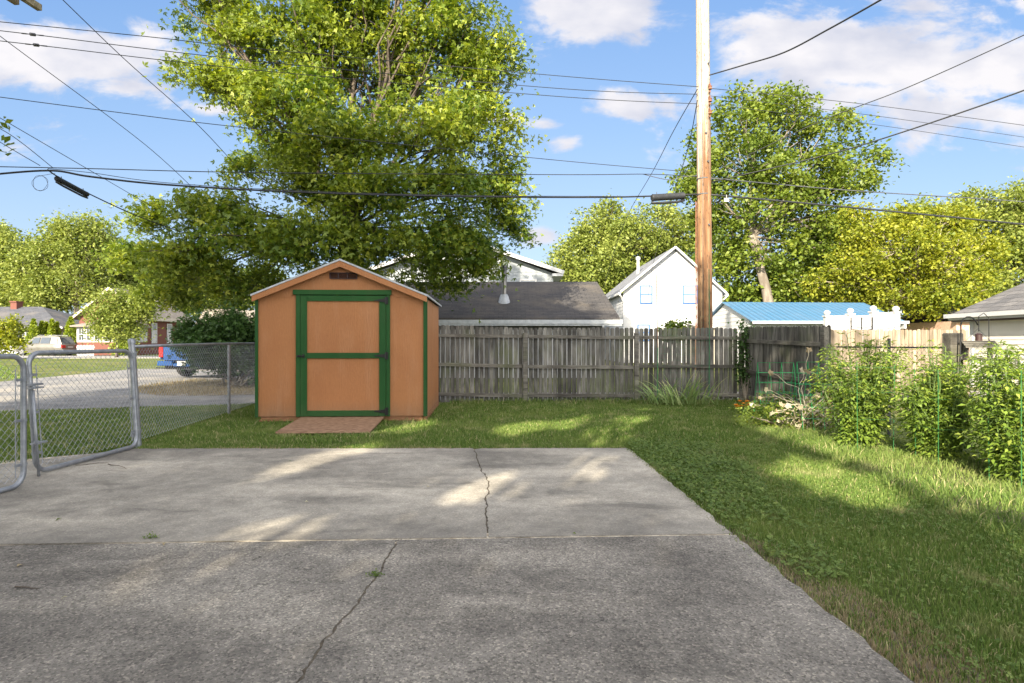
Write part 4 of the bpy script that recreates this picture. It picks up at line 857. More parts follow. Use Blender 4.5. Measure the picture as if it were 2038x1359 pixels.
def bush(name, label, c, rad, n, L, mt, seed, nc=60, sig=.22, stems=12, shell=.45, lob=False):
    t = thing(name, label, 'shrub', (c[0], c[1], 0)); rg_ = np.random.RandomState(seed); np.random.seed(seed); rr = random.Random(seed)
    Cs = []
    while len(Cs) < nc:
        d = rg_.normal(size=3); d /= np.linalg.norm(d); p = d*np.array(rad)*rg_.uniform(shell, 1); p[2] += c[2]
        if p[2] > .12: Cs.append(p)
    Cs = np.array(Cs); idx = rg_.randint(0, nc, n); C = Cs[idx]+rg_.normal(size=(n,3))*sig; C[:,2] = np.maximum(C[:,2], .04)
    V = lobed(C, L*rg_.uniform(.6,1.2,n)) if lob else leaf_quads(C, L*rg_.uniform(.6, 1.25, n), aspect=.75)
    np_mesh('foliage', V, 4, mt, t, np.clip(rg_.normal(.4,.25,len(V)), 0, 1)); b = MB()
    for k in range(stems):
        p = Cs[rr.randrange(nc)]; b.tube(curve((rr.uniform(-.15,.15)*rad[0], rr.uniform(-.2,.2)*rad[1], -.05), p, 5, .25, rr), [.022*(1-.13*i) for i in range(6)], 5)
    b.build('stem', M['barkpale'], t, smooth=True); return t
bush('leafy_bush', 'big dark green bush behind the chain link fence left of the shed', (-7.5, 15.6, 1.22), (1.55, 1.0, .82), 17000, .095, M['lf_dark'], 101, nc=190, sig=.13, stems=26, lob=True)
bush('leafy_bush', 'dark lower bush between the chain link fence and the orange shed', (-6.0, 15.4, .8), (.9, .7, .75), 7000, .095, M['lf_dark'], 102, nc=80, sig=.13, stems=10, lob=True)
bush('leafy_bush', 'bright round shrub at the corner of the red brick house porch', (-33.6, 50, .7), (.9, .7, .8), 1800, .2, M['lf_thuja'], 103)
bush('sapling', 'leafy green sapling top poking above the back fence in front of the white house', (3.65, 13.0, 1.45), (.36, .3, .24), 420, .11, M['lf_green'], 104, nc=16, sig=.07, stems=8)
bush('vine', 'dark ivy clinging to the corner fence post', (4.72, 11.72, .95), (.16, .12, .75), 900, .06, M['lf_dark'], 105, nc=40, sig=.07, stems=5)
bush('low_shrub', 'low weedy undergrowth along the base of the far left house', (-44, 47, .3), (2.2, .6, .5), 1500, .2, M['lf_green'], 106)
# --- trees behind the photographer (they shade the yard); gaps cut into their crowns along sun rays set the sunlit patches
GAPS = []
def gap(px, py, r, z=0):
    q = G(px, py) if not z else P(px, py, z)
    GAPS.append((np.array(q), r))
for q_ in ((560,940,.13),(610,922,.13),(655,906,.15),(700,895,.15),(400,1108,.14),(440,1094,.2),(480,1084,.24),(520,1066,.18),(925,985,.08),(950,972,.08),(1000,962,.12),(1020,955,.08),(1180,915,.13),(1160,945,.12),
           (1590,935,.18),(1650,955,.2),(1710,968,.2),(1040,850,.26),(1130,843,.2),(1210,865,.25),(1190,830,.25),(1260,835,.2),(820,850,.2)): gap(*q_)
for k in range(16):                      # the strip along the garden bed
    f_ = k/15; gap(1500+f_*520, 838+f_*150, .17+.12*abs(math.sin(k*2.3)))
for (px_, py_, r_, Y) in ((1700,740,.25,6.6),(1780,900,.35,6.0),(1880,800,.4,5.8),(1930,830,.4,5.6),(2030,820,.4,5),(1960,880,.4,5.2),(1800,720,.25,6.2),(1730,860,.3,6.4),(1700,800,.22,6.6),(1760,790,.2,6.6),(1850,760,.35,5.9),(1830,830,.35,5.9),(1900,860,.3,5.9),(1960,800,.35,5.2),(2010,760,.35,5.0),(2000,880,.35,5.0),(1900,740,.3,6.0),(1620,860,.2,8),(1600,830,.2,8)): gap(px_, py_, r_, Y)
TS = np.array(TO_SUN)
def holes(V, soft):
    c = V.mean(1); keep = np.ones(len(c), bool)
    for q, r in GAPS:
        d = c-q; al = d@TS; dist = np.linalg.norm(d-al[:,None]*TS, axis=1); keep &= dist > r*1.1+.09
    return keep
YT = -7.0
def shade(lst): return [((x, YT+dy, z), (rx, 1.4, rz)) for x, z, rx, rz, dy in lst]
SHADE = True
if SHADE:
    tree('yard_tree', 'broad tree standing behind the photographer on the left', 'tree', (-11.5, YT, 0), (-11, YT, 3.5), shade([
        (-10.5,8.6,2.8,1.8,0),(-8.9,7.6,2.0,1.5,1),(-8.0,9.6,2.0,1.4,1),(-6.0,10.2,2,1.4,1),(-13.5,9.5,2.6,2.2,0),(-7.0,8.4,2.2,1.5,0),(-9.5,11.2,2.7,1.6,0),(-8.7,6.0,1.9,1.0,0),(-10.6,6.4,1.6,1.0,0),(-13,12.5,2.6,1.8,0),(-16.5,11,2.4,2.4,0),(-10.5,14.2,3,1.7,0),(-14.5,15.4,2.6,1.8,0),(-12.5,6.6,2.3,1.4,0),(-18.0,14.0,2.0,2.2,0)]),
        M['lf_green'], M['bark'], 420, 30000, .34, .50, .3, 201, cut=True, group='trees behind the photographer')
    tree('yard_tree', 'second tree standing behind the photographer in the middle', 'tree', (-4.2, YT, 0), (-4.3, YT, 3.2), shade([
        (-6.2,5.9,2.0,1.5,0),(-3.6,6.2,1.6,1.3,0),(-1.7,5.0,1.2,.9,0),(-4.8,8.3,1.9,1.5,0),(-2.4,9.0,1.7,1.5,0),(-5.5,10.8,2.2,1.5,0),(-2.9,11.2,1.7,1.4,0),(-6.4,13.0,2.2,1.3,0),(-5.2,3.9,2.4,.9,0),(-6.2,5.0,1.7,.9,.6),(-2.6,3.9,1.6,.8,0)]),
        M['lf_green'], M['bark'], 330, 19000, .30, .48, .28, 202, cut=True, group='trees behind the photographer')
    tree('yard_tree', 'tall tree added outside the frame left of the gate to shade the maple', 'tree', (-10.5, 3.6, 0), (-9.8, 3.8, 4.5), [((x, 4+dy, z), (rx, 1.5, rz)) for x, z, rx, rz, dy in [
        (-8.5,9.6,2.2,1.5,0),(-11.8,9.4,2.2,1.6,0),(-6.2,9.8,1.7,1.3,0),(-10,11.3,2.2,1.0,0),(-7,11.3,1.8,.8,0),(-13,11,1.8,1.2,0),(-9.5,8.0,2.0,.9,0),(-6.6,8.4,1.4,.7,0)]],  # unseen tree added to keep the lower maple in shade
        M['lf_green'], M['bark'], 230, 14000, .30, .5, .28, 205, cut=True, group='trees behind the photographer')
    tree('street_tree', 'tree just outside the left edge of the photo whose leaf tips show', 'tree', (-11.6, 8.2, 0), (-11.2, 8.3, 2.8),
        [((-9.6,8.4,4.1),(1.1,1.2,.7)),((-11.5,9,5),(1.6,1.4,1.0)),((-8.05,8.2,4.30),(.5,.4,.22)),((-12.6,7.5,4),(1.2,1.2,.9))], M['lf_green'], M['bark'], 90, 4200, .12, .2, .14, 203)
    hs = thing('house', 'the low house behind the photographer', 'house', (-3, -8, 0))
    b = MB(); b.box(-16, -17, 0, 3.2, -9.2, 2.9); b.build('wall', M['siding'], hs, world=True)
    b = MB(); slab(b, [(-16.5,-8.7,2.9),(3.7,-8.7,2.9),(3.7,-13.1,5.0),(-16.5,-13.1,5.0)]); slab(b, [(-16.5,-17.5,2.9),(3.7,-17.5,2.9),(3.7,-13.1,5.0),(-16.5,-13.1,5.0)]); b.build('roof', M['roofdark'], hs, world=True)

# ================================================================== POLES AND CABLES
Yp = 13.4
up_ = thing('utility_pole', 'tall weathered wooden utility pole behind the back fence, brown below with sun glare painted pale above', 'utility pole', (4.46, Yp, 0))
px0, px1 = P(1403,680,Yp).x-4.46, P(1398,0,Yp).x-4.46
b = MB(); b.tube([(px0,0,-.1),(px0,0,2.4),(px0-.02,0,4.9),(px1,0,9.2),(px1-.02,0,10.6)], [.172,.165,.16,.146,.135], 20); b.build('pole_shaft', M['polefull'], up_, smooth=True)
px0 += 4.46; px1 += 4.46
b = MB(); b.tube([(px0-.09,Yp-.145,.8),(px0-.095,Yp-.14,5),(px1-.085,Yp-.125,9.6)], .008, 6); b.build('ground_moulding', M['cablegrey'], up_, smooth=True, world=True)
for z, dx in ((3.9,.05),(5.35,.03),(6.0,-.02),(7.6,.04)): b = MB(); b.tube([(4.46+dx,Yp-.13,z),(4.46+dx,Yp-.19,z)], .022, 8); b.build('bolt', M['cablegrey'], up_, world=True)
for z, rq in ((4.98,.1635),(4.62,.1645)):
    b = MB(); b.tube([(px0+(px1-px0)*z/9,Yp,z-.012),(px0+(px1-px0)*z/9,Yp,z+.012)], rq, 16); b.build('strap', M['cablegrey'], up_, world=True)
for k in range(3):
    z = 6.45+k*.28; b = MB(); b.tube([(4.52,Yp-.14,z-.1),(4.52,Yp-.21,z-.1),(4.52,Yp-.21,z+.1),(4.52,Yp-.14,z+.1)], .014, 5); b.lathe((4.52,Yp-.22,z-.045), [(.02,0),(.045,.01),(.03,.045),(.045,.08),(.02,.09)], 10); b.build('spool_insulator', M['rust'], up_, world=True)
lp = thing('utility_pole', 'utility pole outside the left edge whose double crossarm ends show in the top left corner', 'utility pole', (-9.9, 10.3, 0))
b = MB(); b.tube([(-9.95,10.3,-.1),(-9.95,10.3,9)], [.17,.13], 14); b.build('pole_shaft', M['pole'], lp, smooth=True, world=True)
for dx in (-.16, .12):
    b = MB(); b.beam((-9.72+dx,9.0,7.86),(-9.52+dx,11.5 if dx > 0 else 11.3,7.86), .10, .12); b.build('crossarm', M['arm'], lp, world=True)
b = MB(); b.tube([(-9.45,11.2,7.9),(-9.45,11.2,8.05)], .012, 5); b.tube([(-9.72,10.9,7.82),(-9.3,10.9,7.82)], .012, 5); b.build('bolt', M['rust'], lp, world=True)
np_ = thing('utility_pole', 'next utility pole of the alley line outside the right edge', 'utility pole', (18.9, 16.1, 0))
b = MB(); b.tube([(18.9,16.1,-.1),(18.9,16.1,9)], [.17,.13], 14); b.build('pole_shaft', M['pole'], np_, smooth=True, world=True)
def wire(label, pts, r=.0075, mt='cable', name='cable', n=5):
    """pts: (photo x, photo y, distance); joined smoothly"""
    Q = [P(*p) for p in pts]; out = []
    for i in range(len(Q)-1):
        p0 = Q[max(i-1,0)]; p1 = Q[i]; p2 = Q[i+1]; p3 = Q[min(i+2, len(Q)-1)]; m = 10
        for k in range(m):
            t = k/m; out.append(.5*((2*p1)+(p2-p0)*t+(2*p0-5*p1+4*p2-p3)*t*t+(3*p1-p0-3*p2+p3)*t**3))
    out.append(Q[-1]); b = MB(); b.m = Matrix.Translation(-out[0]); b.tube(out, r, n)
    o = b.build(name, M[mt], None, smooth=True); o.location = out[0]; tag(o, label, 'cable', 'overhead cables'); return o
wire('topmost of the three parallel cables running from the upper left corner to the pole', [(-58,38,10.3),(300,74,11.0),(520,98,11.5),(1120,152,12.9),(1390,173,13.2)])
wire('middle one of the three upper parallel cables, with an insulator near the left edge', [(-58,55,10.3),(65,69,10.5),(520,123,11.5),(1120,177,12.8),(1388,188,13.2)])
wire('lowest of the three upper parallel cables, with an insulator near the left edge', [(-58,75,10.3),(72,90,10.5),(520,141,11.5),(1120,193,12.8),(1388,207,13.2)])
wire('topmost of the three thin cables leaving the pole to the right', [(1412,176,13.2),(1780,215,14.4),(2340,292,16.1)], .007)
wire('middle of the three thin cables leaving the pole to the right', [(1412,191,13.2),(1780,236,14.4),(2340,318,16.1)], .006)
wire('lowest of the three thin cables leaving the pole to the right', [(1412,208,13.2),(1780,254,14.4),(2340,340,16.1)], .006)
wire('lone cable starting at mid left height and crossing behind the maple', [(-58,186,10.3),(250,226,11),(500,256,11.5),(1085,317,12.8),(1380,343,13.25)])
wire('nearly level thin cable above the thick one left of the pole', [(-58,331,10.3),(180,336,10.8),(520,344,11.5),(1120,348,12.8),(1290,347,13.1),(1388,352,13.25)], .009)
wire('thin cable sloping gently down to the right just above the thick one', [(1415,355,13.25),(1700,380,14.1),(2038,402,15.1),(2340,430,16.1)], .013, 'cablegrey')
wire('thick black communication cable left of the pole', [(-58,352,10.3),(95,340,10.6),(180,352,10.8),(330,368,11.1),(600,383,11.7),(900,391,12.3),(1200,393,12.9),(1388,387,13.25)], .019)
wire('thin messenger strand lashed just above the thick black cable', [(95,336,10.6),(180,344,10.8),(330,364,11.1),(600,380,11.7),(900,389,12.3),(1200,391,12.9),(1300,391,13.05)], .006)
wire('thick black communication cable right of the pole', [(1415,388,13.3),(1700,414,14.1),(2038,447,15.1),(2340,480,16.1)], .022)
wire('thick cable sloping down from the left junction into the maple', [(95,338,10.6),(115,352,10.9),(175,385,12.0),(285,435,13.8),(400,475,16)], .013)
wire('long thin diagonal cable starting near the top left corner', [(100,-24,9.6),(125,0,9.7),(250,120,11),(400,255,12.6),(500,365,15.5)], .0075)
wire('steep diagonal cable crossing the large left cloud', [(-60,20,10.3),(0,72,10.8),(285,285,14),(400,390,16.5)], .0075)
wire('diagonal cable dropping past the left twig leaves', [(-60,200,10.3),(0,235,10.8),(180,340,13),(300,410,16)], .007)
wire('thin cable running from the left edge down to the cable junction', [(-60,228,10.3),(20,268,10.4),(105,334,10.6)], .0065)
wire('lower thin cable running from the left edge to the cable junction', [(-60,243,10.3),(0,283,10.4),(80,330,10.6)], .0065)
wire('service drop rising from the pole to the top edge at right', [(1412,150,13.2),(1480,130,12.0),(1560,105,10.8),(1650,58,9.6),(1753,0,8.4),(1850,-58,7.4)], .015)
wire('cable falling from the right edge to the middle of the pole', [(2200,-8,8.8),(2038,70,9.6),(1800,177,11.0),(1625,245,12.0),(1415,345,13.2)], .009)
wire('double service drop entering low from the right edge', [(2200,115,8.8),(2038,180,9.6),(1800,262,10.9),(1640,310,11.9),(1418,362,13.2)], .014)
wire('left one of two service drops falling from the pole to the white house', [(1388,178,13.2),(1340,262,15),(1300,340,18),(1240,450,25),(1200,575,32.6)], .010)
wire('right one of two service drops falling from the pole to the white house', [(1388,200,13.2),(1368,300,15),(1336,400,19),(1300,525,27),(1290,590,32.6)], .010)
wire('short grey guy strand joining the level cable to the pole', [(1280,347,13.1),(1330,358,13.15),(1362,352,13.2),(1388,350,13.25)], .009, 'cablegrey')
for (px_, py_, Y, lab) in ((65,69,10.5,'upper grey strain insulator on a cable near the left edge'),(72,90,10.55,'lower grey strain insulator on a cable near the left edge')):
    q = P(px_, py_, Y); b = MB(); b.tube([Vector((-.055,0,0.006)),Vector((-.04,0,.005)),Vector((.04,0,-.004)),Vector((.055,0,-.006))], [.015,.03,.03,.015], 8)
    for s_ in (-1,1): b.tube([Vector((s_*.05,0,-s_*.006)),Vector((s_*.12,0,-s_*.014)),Vector((s_*.2,0,-s_*.022))], [.006,.012,.012], 5)
    o = b.build('insulator', M['insul'], None, smooth=True); o.location = q; tag(o, lab, 'insulator', 'strain insulators on the left cables')
def closure(a, b_, r, lab):
    a = P(*a); b_ = P(*b_); t = thing('splice_closure', lab, 'splice case', a); b = MB(); d = b_-a; c = Vector((0,0,0))
    b.tube([c, d*.03, d*.06, d*.94, d*.97, d], [r*.7,r,r*.92,r*.92,r,r*.7], 12); b.build('case', M['cable'], t, smooth=2)
    b = MB(); b.tube([c+Vector((0,0,-r*1.3)), d*.2+Vector((0,0,-r*1.5)), d*.8+Vector((0,0,-r*1.5)), d+Vector((0,0,-r*1.2))], r*.35, 7)
    b.build('slack_cable', M['cable'], t, smooth=True)
    for f_ in (.15, .85):
        b = MB(); b.tube([d*f_+Vector((0,0,r*1.5)), d*f_], .008, 5); b.build('hanger', M['cablegrey'], t)
closure((112,355,10.9), (174,388,11.95), .055, 'black cylindrical splice case hanging on the sloping cable at left')
closure((1297,394,13.0), (1362,390,13.2), .085, 'black splice case on the thick cable just left of the utility pole')
b = MB(); q = P(1446,398,13.2); b.box(-.055,-.005,-.04,.055,.005,.04); b.tube([(0,0,.05),(0,0,.12)], .006, 4); o = b.build('cable_tag', M['white'], None); o.location = q; tag(o, 'small white square tag on the thick cable right of the pole', 'tag')
b = MB(); q = P(80,365,10.7); pts = [q+Vector((.14*math.cos(i*.4), .02*math.sin(i), .14*math.sin(i*.4))) for i in range(32)]; b.m = Matrix.Translation(-q); b.tube(pts, .004, 4); b.tube([q+Vector((.02,0,.14)), P(110,345,10.7)], .004, 4); o = b.build('wire_loop', M['cablegrey'], None, smooth=True); o.location = q; tag(o, 'thin loop of spare wire hanging below the left cable junction', 'cable')
an = thing('antenna_tower', 'slender rusty lattice tower just left of the utility pole', 'tower', (7.95, 25, 0))
b = MB(); leg = [(0,0),(.2,0),(.1,.17)]
for (x, y) in leg: b.tube([(x,y,0),(x,y,7.3)], .016, 5)
for k in range(18):
    for a_, c_ in ((0,1),(1,2),(2,0)): b.tube([(*leg[a_], .2+k*.4),(*leg[c_], .4+k*.4)], .009, 4)
b.build('lattice', M['rust'], an)

# ================================================================== YARD OBJECTS
for (px_, ptop, lab, m2) in ((1308,545,'tall thin garden stake, rusty above and green below, left of the utility pole','rust'),(1411,536,'tall thin green garden stake in front of the utility pole','stakegreen')):
    Y = 11.35; x = P(px_, HY, Y).x; zt = P(px_, ptop, Y).z; t = thing('garden_stake', lab, 'stake', (x, Y, 0), 0, 'tall garden stakes')
    b = MB(); b.tube([(0,0,-.1),(.01,0,1.1)], .0095, 6); b.build('lower_rod', M['stakegreen'], t); b = MB(); b.tube([(.01,0,1.1),(-.02 if px_ < 1400 else .0,0,zt)], .0075, 6); b.build('upper_rod', M[m2], t)
nb = MB(); x0_, x1_ = P(1310,HY,11.34).x, P(1409,HY,11.34).x
for k in range(14): z = .15+k*.12; nb.tube([(x0_,11.34,z),((x0_+x1_)/2,11.34,z-.03),(x1_,11.34,z+.01)], .0012, 3)
for k in range(9): x = x0_+(x1_-x0_)*k/8; nb.tube([(x,11.34,.12),(x,11.34,1.75)], .0010, 3)
o = nb.build('garden_net', M['stakegreen'], None); tag(o, 'fine green netting strung between the two tall garden stakes', 'net')
def blades(name, label, cat, c, n, L, wd, spread, mt, seed, bend=.9, rx=.3, ry=.15, kind=None):
    rg_ = np.random.RandomState(seed); V = []; H = []
    for i in range(n):
        th = rg_.uniform(0, 2*math.pi); ln = L*rg_.uniform(.55, 1.1); lean = rg_.uniform(.15, 1)*spread; base = np.array([rg_.normal()*rx, rg_.normal()*ry, 0])
        if abs(base[0]) > 0: lean *= 1
        th = th if rg_.uniform() < .4 else (0 if base[0] > 0 else math.pi)+rg_.normal()*.6
        d = np.array([math.cos(th), math.sin(th), 0]); sdv = np.array([-d[1], d[0], 0])*wd/2*rg_.uniform(.7,1.2); prev = None; h = rg_.uniform(); K = 7
        face = np.cross(d, [0,0,1]); sd2 = sdv*.5+d*wd*.35
        for k in range(K+1):
            s_ = k/K; ang = lean*(s_**1.3)*bend*1.6; 
            p = base+d*ln*s_*math.sin(min(lean*.6+ang*.6, 2.2))+np.array([0,0,1])*ln*s_*math.cos(min(lean*.5+ang*.7, 2.0)); p[2] = max(p[2], .01)
            w_ = (1-s_**2.2)*(.55+.45*min(1, s_*3)); a_, b_ = p-sd2*w_, p+sd2*w_
            if prev is not None: V.append([prev[0], prev[1], b_, a_]); H.append(h*.7+(.3 if k > K-2 and h > .6 else 0))
            prev = (a_, b_)
    o = np_mesh(name, np.array(V), 4, mt, None, np.array(H)); o.location = c; tag(o, label, cat, kind=kind); return o
blades('iris_clump', 'clump of arching iris leaves at the foot of the back fence', 'plant', (3.25, 11.22, 0), 130, .66, .036, 1.0, M['lf_iris'], 301, rx=.30, ry=.14)
# marigolds
mg = thing('marigold', 'small clump of orange marigold flowers left of the wire trellis', 'flower', (3.98, 9.85, 0)); b = MB(); rr = random.Random(7)
fc = [Vector((rr.uniform(-.16,.16), rr.uniform(-.08,.08), rr.uniform(.09,.2))) for _ in range(16)]
for q in fc: b.tube([(q.x*.5,q.y*.5,0), q], .003, 4)
b.build('stem', M['stem'], mg); V = []
for q in fc:
    for k in range(12):
        a_ = k*2.4; r_ = .03+.0018*k; d = Vector((math.cos(a_), math.sin(a_), .5)); e = Vector((-math.sin(a_), math.cos(a_), 0))*.02
        V.append([q, q+d*r_*.6+e, q+d*r_, q+d*r_*.6-e])
np_mesh('flower_head', np.array([[tuple(p) for p in f] for f in V]), 4, M['petal'], mg)
# A-frame wire trellises
def trellis(name, label, o, ang, L, h, nx, nz, spread):
    t = thing(name, label, 'trellis', (*o, 0), ang, 'green wire trellises')
    for s_ in (-1, 1):
        b = MB()
        for i in range(nx+1): x = L*i/nx; b.tube([(x,s_*spread,0),(x,0,h)], .0042, 5)
        for k in range(1, nz+1): f_ = k/nz; b.tube([(0,s_*spread*(1-f_),h*f_),(L,s_*spread*(1-f_),h*f_)], .0036, 5)
        b.build('wire_panel', M['wiregreen'], t)
trellis('wire_trellis', 'left bright green wire A frame trellis leaning in front of the shaded fence', (3.72, 8.75), R(-6), .52, .90, 3, 6, .22)
trellis('wire_trellis', 'right bright green wire A frame trellis overgrown by dry squash stems', (4.02, 8.15), R(-4), .44, .93, 3, 6, .20)
# withered squash
sq = thing('squash_plant', 'withered pale squash plant sprawling over the green trellises', 'plant', (4.1, 8.2, 0)); rr = random.Random(8); rg_ = np.random.RandomState(8); b = MB(); ends = []
for k in range(60):
    e = Vector((rr.uniform(-.55,.75), rr.uniform(-.4,.4), rr.uniform(.05,.55) if k > 4 else rr.uniform(.7,1.15))); s_ = Vector((rr.uniform(-.25,.5), rr.uniform(-.2,.2), 0)); b.tube(curve(s_, e, 6, .5, rr, .15), [.009-.0009*i for i in range(7)], 5); ends.append(e)
b.build('stem', pm('dry_stem', (.34,.3,.2), (.5,.46,.34), 9, .8), sq, smooth=True); V = []; H = []
def bigleaf(c, r, rr, V, H, h):
    nrm = Vector((rr.uniform(-.6,.6), rr.uniform(-1,.1), rr.uniform(.1,.8))).normalized(); a = nrm.orthogonal().normalized(); bb = nrm.cross(a); n = 10; th0 = rr.uniform(0,6); pts = []
    for i in range(n): an_ = th0+2*math.pi*i/n; q_ = r*(1 if i % 2 else .68)*rr.uniform(.8,1.1); pts.append(c+a*q_*math.cos(an_)+bb*q_*math.sin(an_)-nrm*rr.uniform(0,.35)*r)
    for i in range(n): V.append([c, pts[i], pts[(i+1)%n], c+(pts[(i+1)%n]-c)*.3]); H.append(h)
for e in ends: bigleaf(e, rr.uniform(.03,.06) if e.z < .65 else rr.uniform(.05,.075), rr, V, H, rr.random())
np_mesh('foliage', np.array([[tuple(p) for p in f] for f in V]), 4, M['lf_dead'], sq, np.array(H))
# green weeds round the trellis foot
bush('garden_weed', 'low tangled green weeds round the feet of the trellises', (4.0, 8.4, .10), (.75, .5, .24), 2200, .042, M['lf_green'], 111, nc=60, sig=.10, stems=14)
bk = MB(); bk.m = Matrix.Translation((4.52, 8.35, 0)); bk.prism([(-.10,0),(.12,0),(.15,.25),(.10,.42),(.13,.60),(.02,.52),(.04,.30),(-.03,.2)], (0,0,0), X_, Z_, Y_, .04); o = bk.build('tree_stump_board', M['skid'], None); o.name = 'broken_board'; tag(o, 'broken reddish board at the foot of the leaning fence corner', 'board')
# --- tomato plants in cages
def tomato(label, x, y, h, w_, nst, n, seed, lean=0, mt='lf_tomato'):
    t = thing('tomato_plant', label, 'plant', (x, y, 0), 0, 'tomato plants along the side fence'); rr = random.Random(seed); rg_ = np.random.RandomState(seed); np.random.seed(seed)
    b = MB(); V = []; H = []
    tips = []
    for k in range(nst):
        a_ = rr.uniform(0, 2*math.pi); r_ = w_*math.sqrt(rr.random())*.8; hh = h*rr.uniform(.55, 1.0)*(1-.25*(r_/w_)**2)
        pts = curve((rr.uniform(-.08,.08), rr.uniform(-.08,.08), -.02), (r_*math.cos(a_)+lean*hh, r_*math.sin(a_)*.8, hh), 10, .35, rr)
        b.tube(pts, [.011*(1-.07*i)+.001 for i in range(11)], 5, cap=False)
        for i in range(2, 11):
            for m_ in range(n):
                p = pts[i].lerp(pts[i-1], rr.random()); d = Vector((rr.gauss(0,1), rr.gauss(0,1), rr.uniform(-.25,.75))).normalized(); L = rr.uniform(.10,.22)*(1.0 if i < 9 else .7)
                mid = p+d*L*.5+Vector((0,0,.02)); e = p+d*L-Vector((0,0,L*.35)); b.tube([p, mid, e], [.0025,.002,.0012], 3, cap=False)
                s_ = d.cross(Z_).normalized(); h_ = min(1, max(0, rr.gauss(.45,.22)+(.15 if i > 8 else -.05)))
                for q, dd, sc_ in ((mid, d*.35+s_, .75), (mid, d*.35-s_, .75), (mid.lerp(e,.55), d*.6+s_*.8, .85), (mid.lerp(e,.55), d*.6-s_*.8, .85), (e, d, 1.0)):
                    dd = (dd+Vector((0,0,rr.uniform(-.7,0)))).normalized(); l_ = rr.uniform(.04,.075)*sc_; wv_ = dd.cross(Vector((rr.gauss(0,.4), rr.gauss(0,.4), 1))).normalized()*l_*.22; nn = wv_.cross(dd).normalized()*l_*.09
                    V.append([q, q+dd*l_*.4+wv_+nn, q+dd*l_-nn, q+dd*l_*.4-wv_+nn]); H.append(h_)
    b.build('stem', M['stem'], t, smooth=True); np_mesh('foliage', np.array([[tuple(p) for p in f] for f in V]), 4, M[mt], t, np.array(H)); return t
tomato('tallest dark green tomato plant nearest the leaning fence corner', 4.05, 6.75, 1.34, .58, 44, 5, 401)
tomato('middle tomato plant in front of the thick wooden post', 4.45, 6.0, 1.22, .56, 40, 5, 402)
tomato('tomato plant at the right edge of the photo', 4.42, 5.0, 1.34, .52, 38, 5, 403)
tomato('low tomato plant filling the gap before the garage siding', 4.75, 5.45, .85, .38, 14, 5, 404)
for (x, y, lab) in ((4.05,6.6,'green stake cage round the tallest tomato plant'),(4.40,5.85,'green stake cage round the middle tomato plant'),(4.38,4.9,'green stake cage round the right edge tomato plant')):
    t = thing('plant_cage', lab, 'plant cage', (x, y, 0), 0, 'green plant cages')
    cs = [(-.2,-.16),(.2,-.16),(.2,.16),(-.2,.16)]
    for c_ in cs: b = MB(); b.tube([(*c_,-.05),(c_[0]*1.05,c_[1]*1.05,.92+.1*rr.random())], .0035, 5); b.build('stake', M['cage'], t)
    for z in (.35, .65, .93): b = MB(); b.tube([(*c_, z) for c_ in cs+[cs[0]]], .0014, 4); b.build('ring', M['cage'], t)
# --- bird feeder on a shepherd hook
hk = thing('shepherd_hook', 'black curved shepherd hook pole behind the chain link beside the thick post', 'garden hook', (5.0, 6.3, 0))
b = MB(); hx, hy = P(1907,HY,6.3).x, 6.3
pts = [(hx,hy,-.1),(hx+.01,hy,.7),(hx+.03,hy,1.3)]+[(hx+.115-.085*math.cos(R(a_)), hy, 1.40+.09*math.sin(R(a_))) for a_ in range(0,151,25)]+[(hx+.215,hy,1.40)]
b.tube(pts, .0075, 7); b.m = None; b.build('hook_rod', M['black'], hk, smooth=True, world=True)
fd = thing('bird_feeder', 'grey bird feeder with a small shingled roof and seed tray hanging from the hook', 'bird feeder', (hx+.215, hy, 1.08), R(-12))
b = MB()
for s_ in (-1,1): b.prism([(0,.135),(s_*.12,.05),(s_*.12,.040),(0,.122)], (-.20,0,.05), Y_, Z_, X_, .40)
for s_ in (-1,1):
    for k in range(3): f0, f1 = k/3, (k+1)/3; b.beam((-.205, s_*.12*(f0+f1)/2, .187-.085*(f0+f1)/2+.004), (.205, s_*.12*(f0+f1)/2, .187-.085*(f0+f1)/2+.004), .036, .004)
b.build('roof', M['rail'], fd)
b = MB(); b.box(-.19,-.11,-.075,.19,.11,-.062); b.box(-.19,-.115,-.085,.19,-.10,-.045); b.box(-.19,.10,-.085,.19,.115,-.045); b.build('tray', M['rail'], fd)
for x in (-.15, .14): b = MB(); b.prism([(-.06,-.062),(.06,-.062),(.07,.12),(0,.165),(-.07,.12)], (x,0,0), Y_, Z_, X_, .012); b.build('end_panel', M['rail'], fd)
fd.scale = (.8,.8,.8)
b = MB(); b.tube([(-.15,0,.18),(0,0,.35),(.15,0,.18)], .003, 4); b.build('hanger', M['darkwire'], fd)
sf = thing('hanging_feeder', 'small brown cylinder feeder hanging just behind the shingled bird feeder', 'bird feeder', (5.55, 6.9, 0)); 
b = MB(); b.lathe((P(1948,HY,6.9).x, 6.9, 1.20), [(.035,0),(.035,.10),(.04,.105),(.015,.12)], 12); b.build('feeder_body', M['vent'], sf, smooth=2, world=True)
b = MB(); q = P(1948,HY,6.9); b.tube([(q.x,6.9,1.34),(q.x,6.9,1.52),(q.x+.06,6.9,1.56),(q.x+.12,6.9,1.50),(q.x+.13,6.9,0)], .005, 5); b.build('hanger', M['black'], sf, world=True)

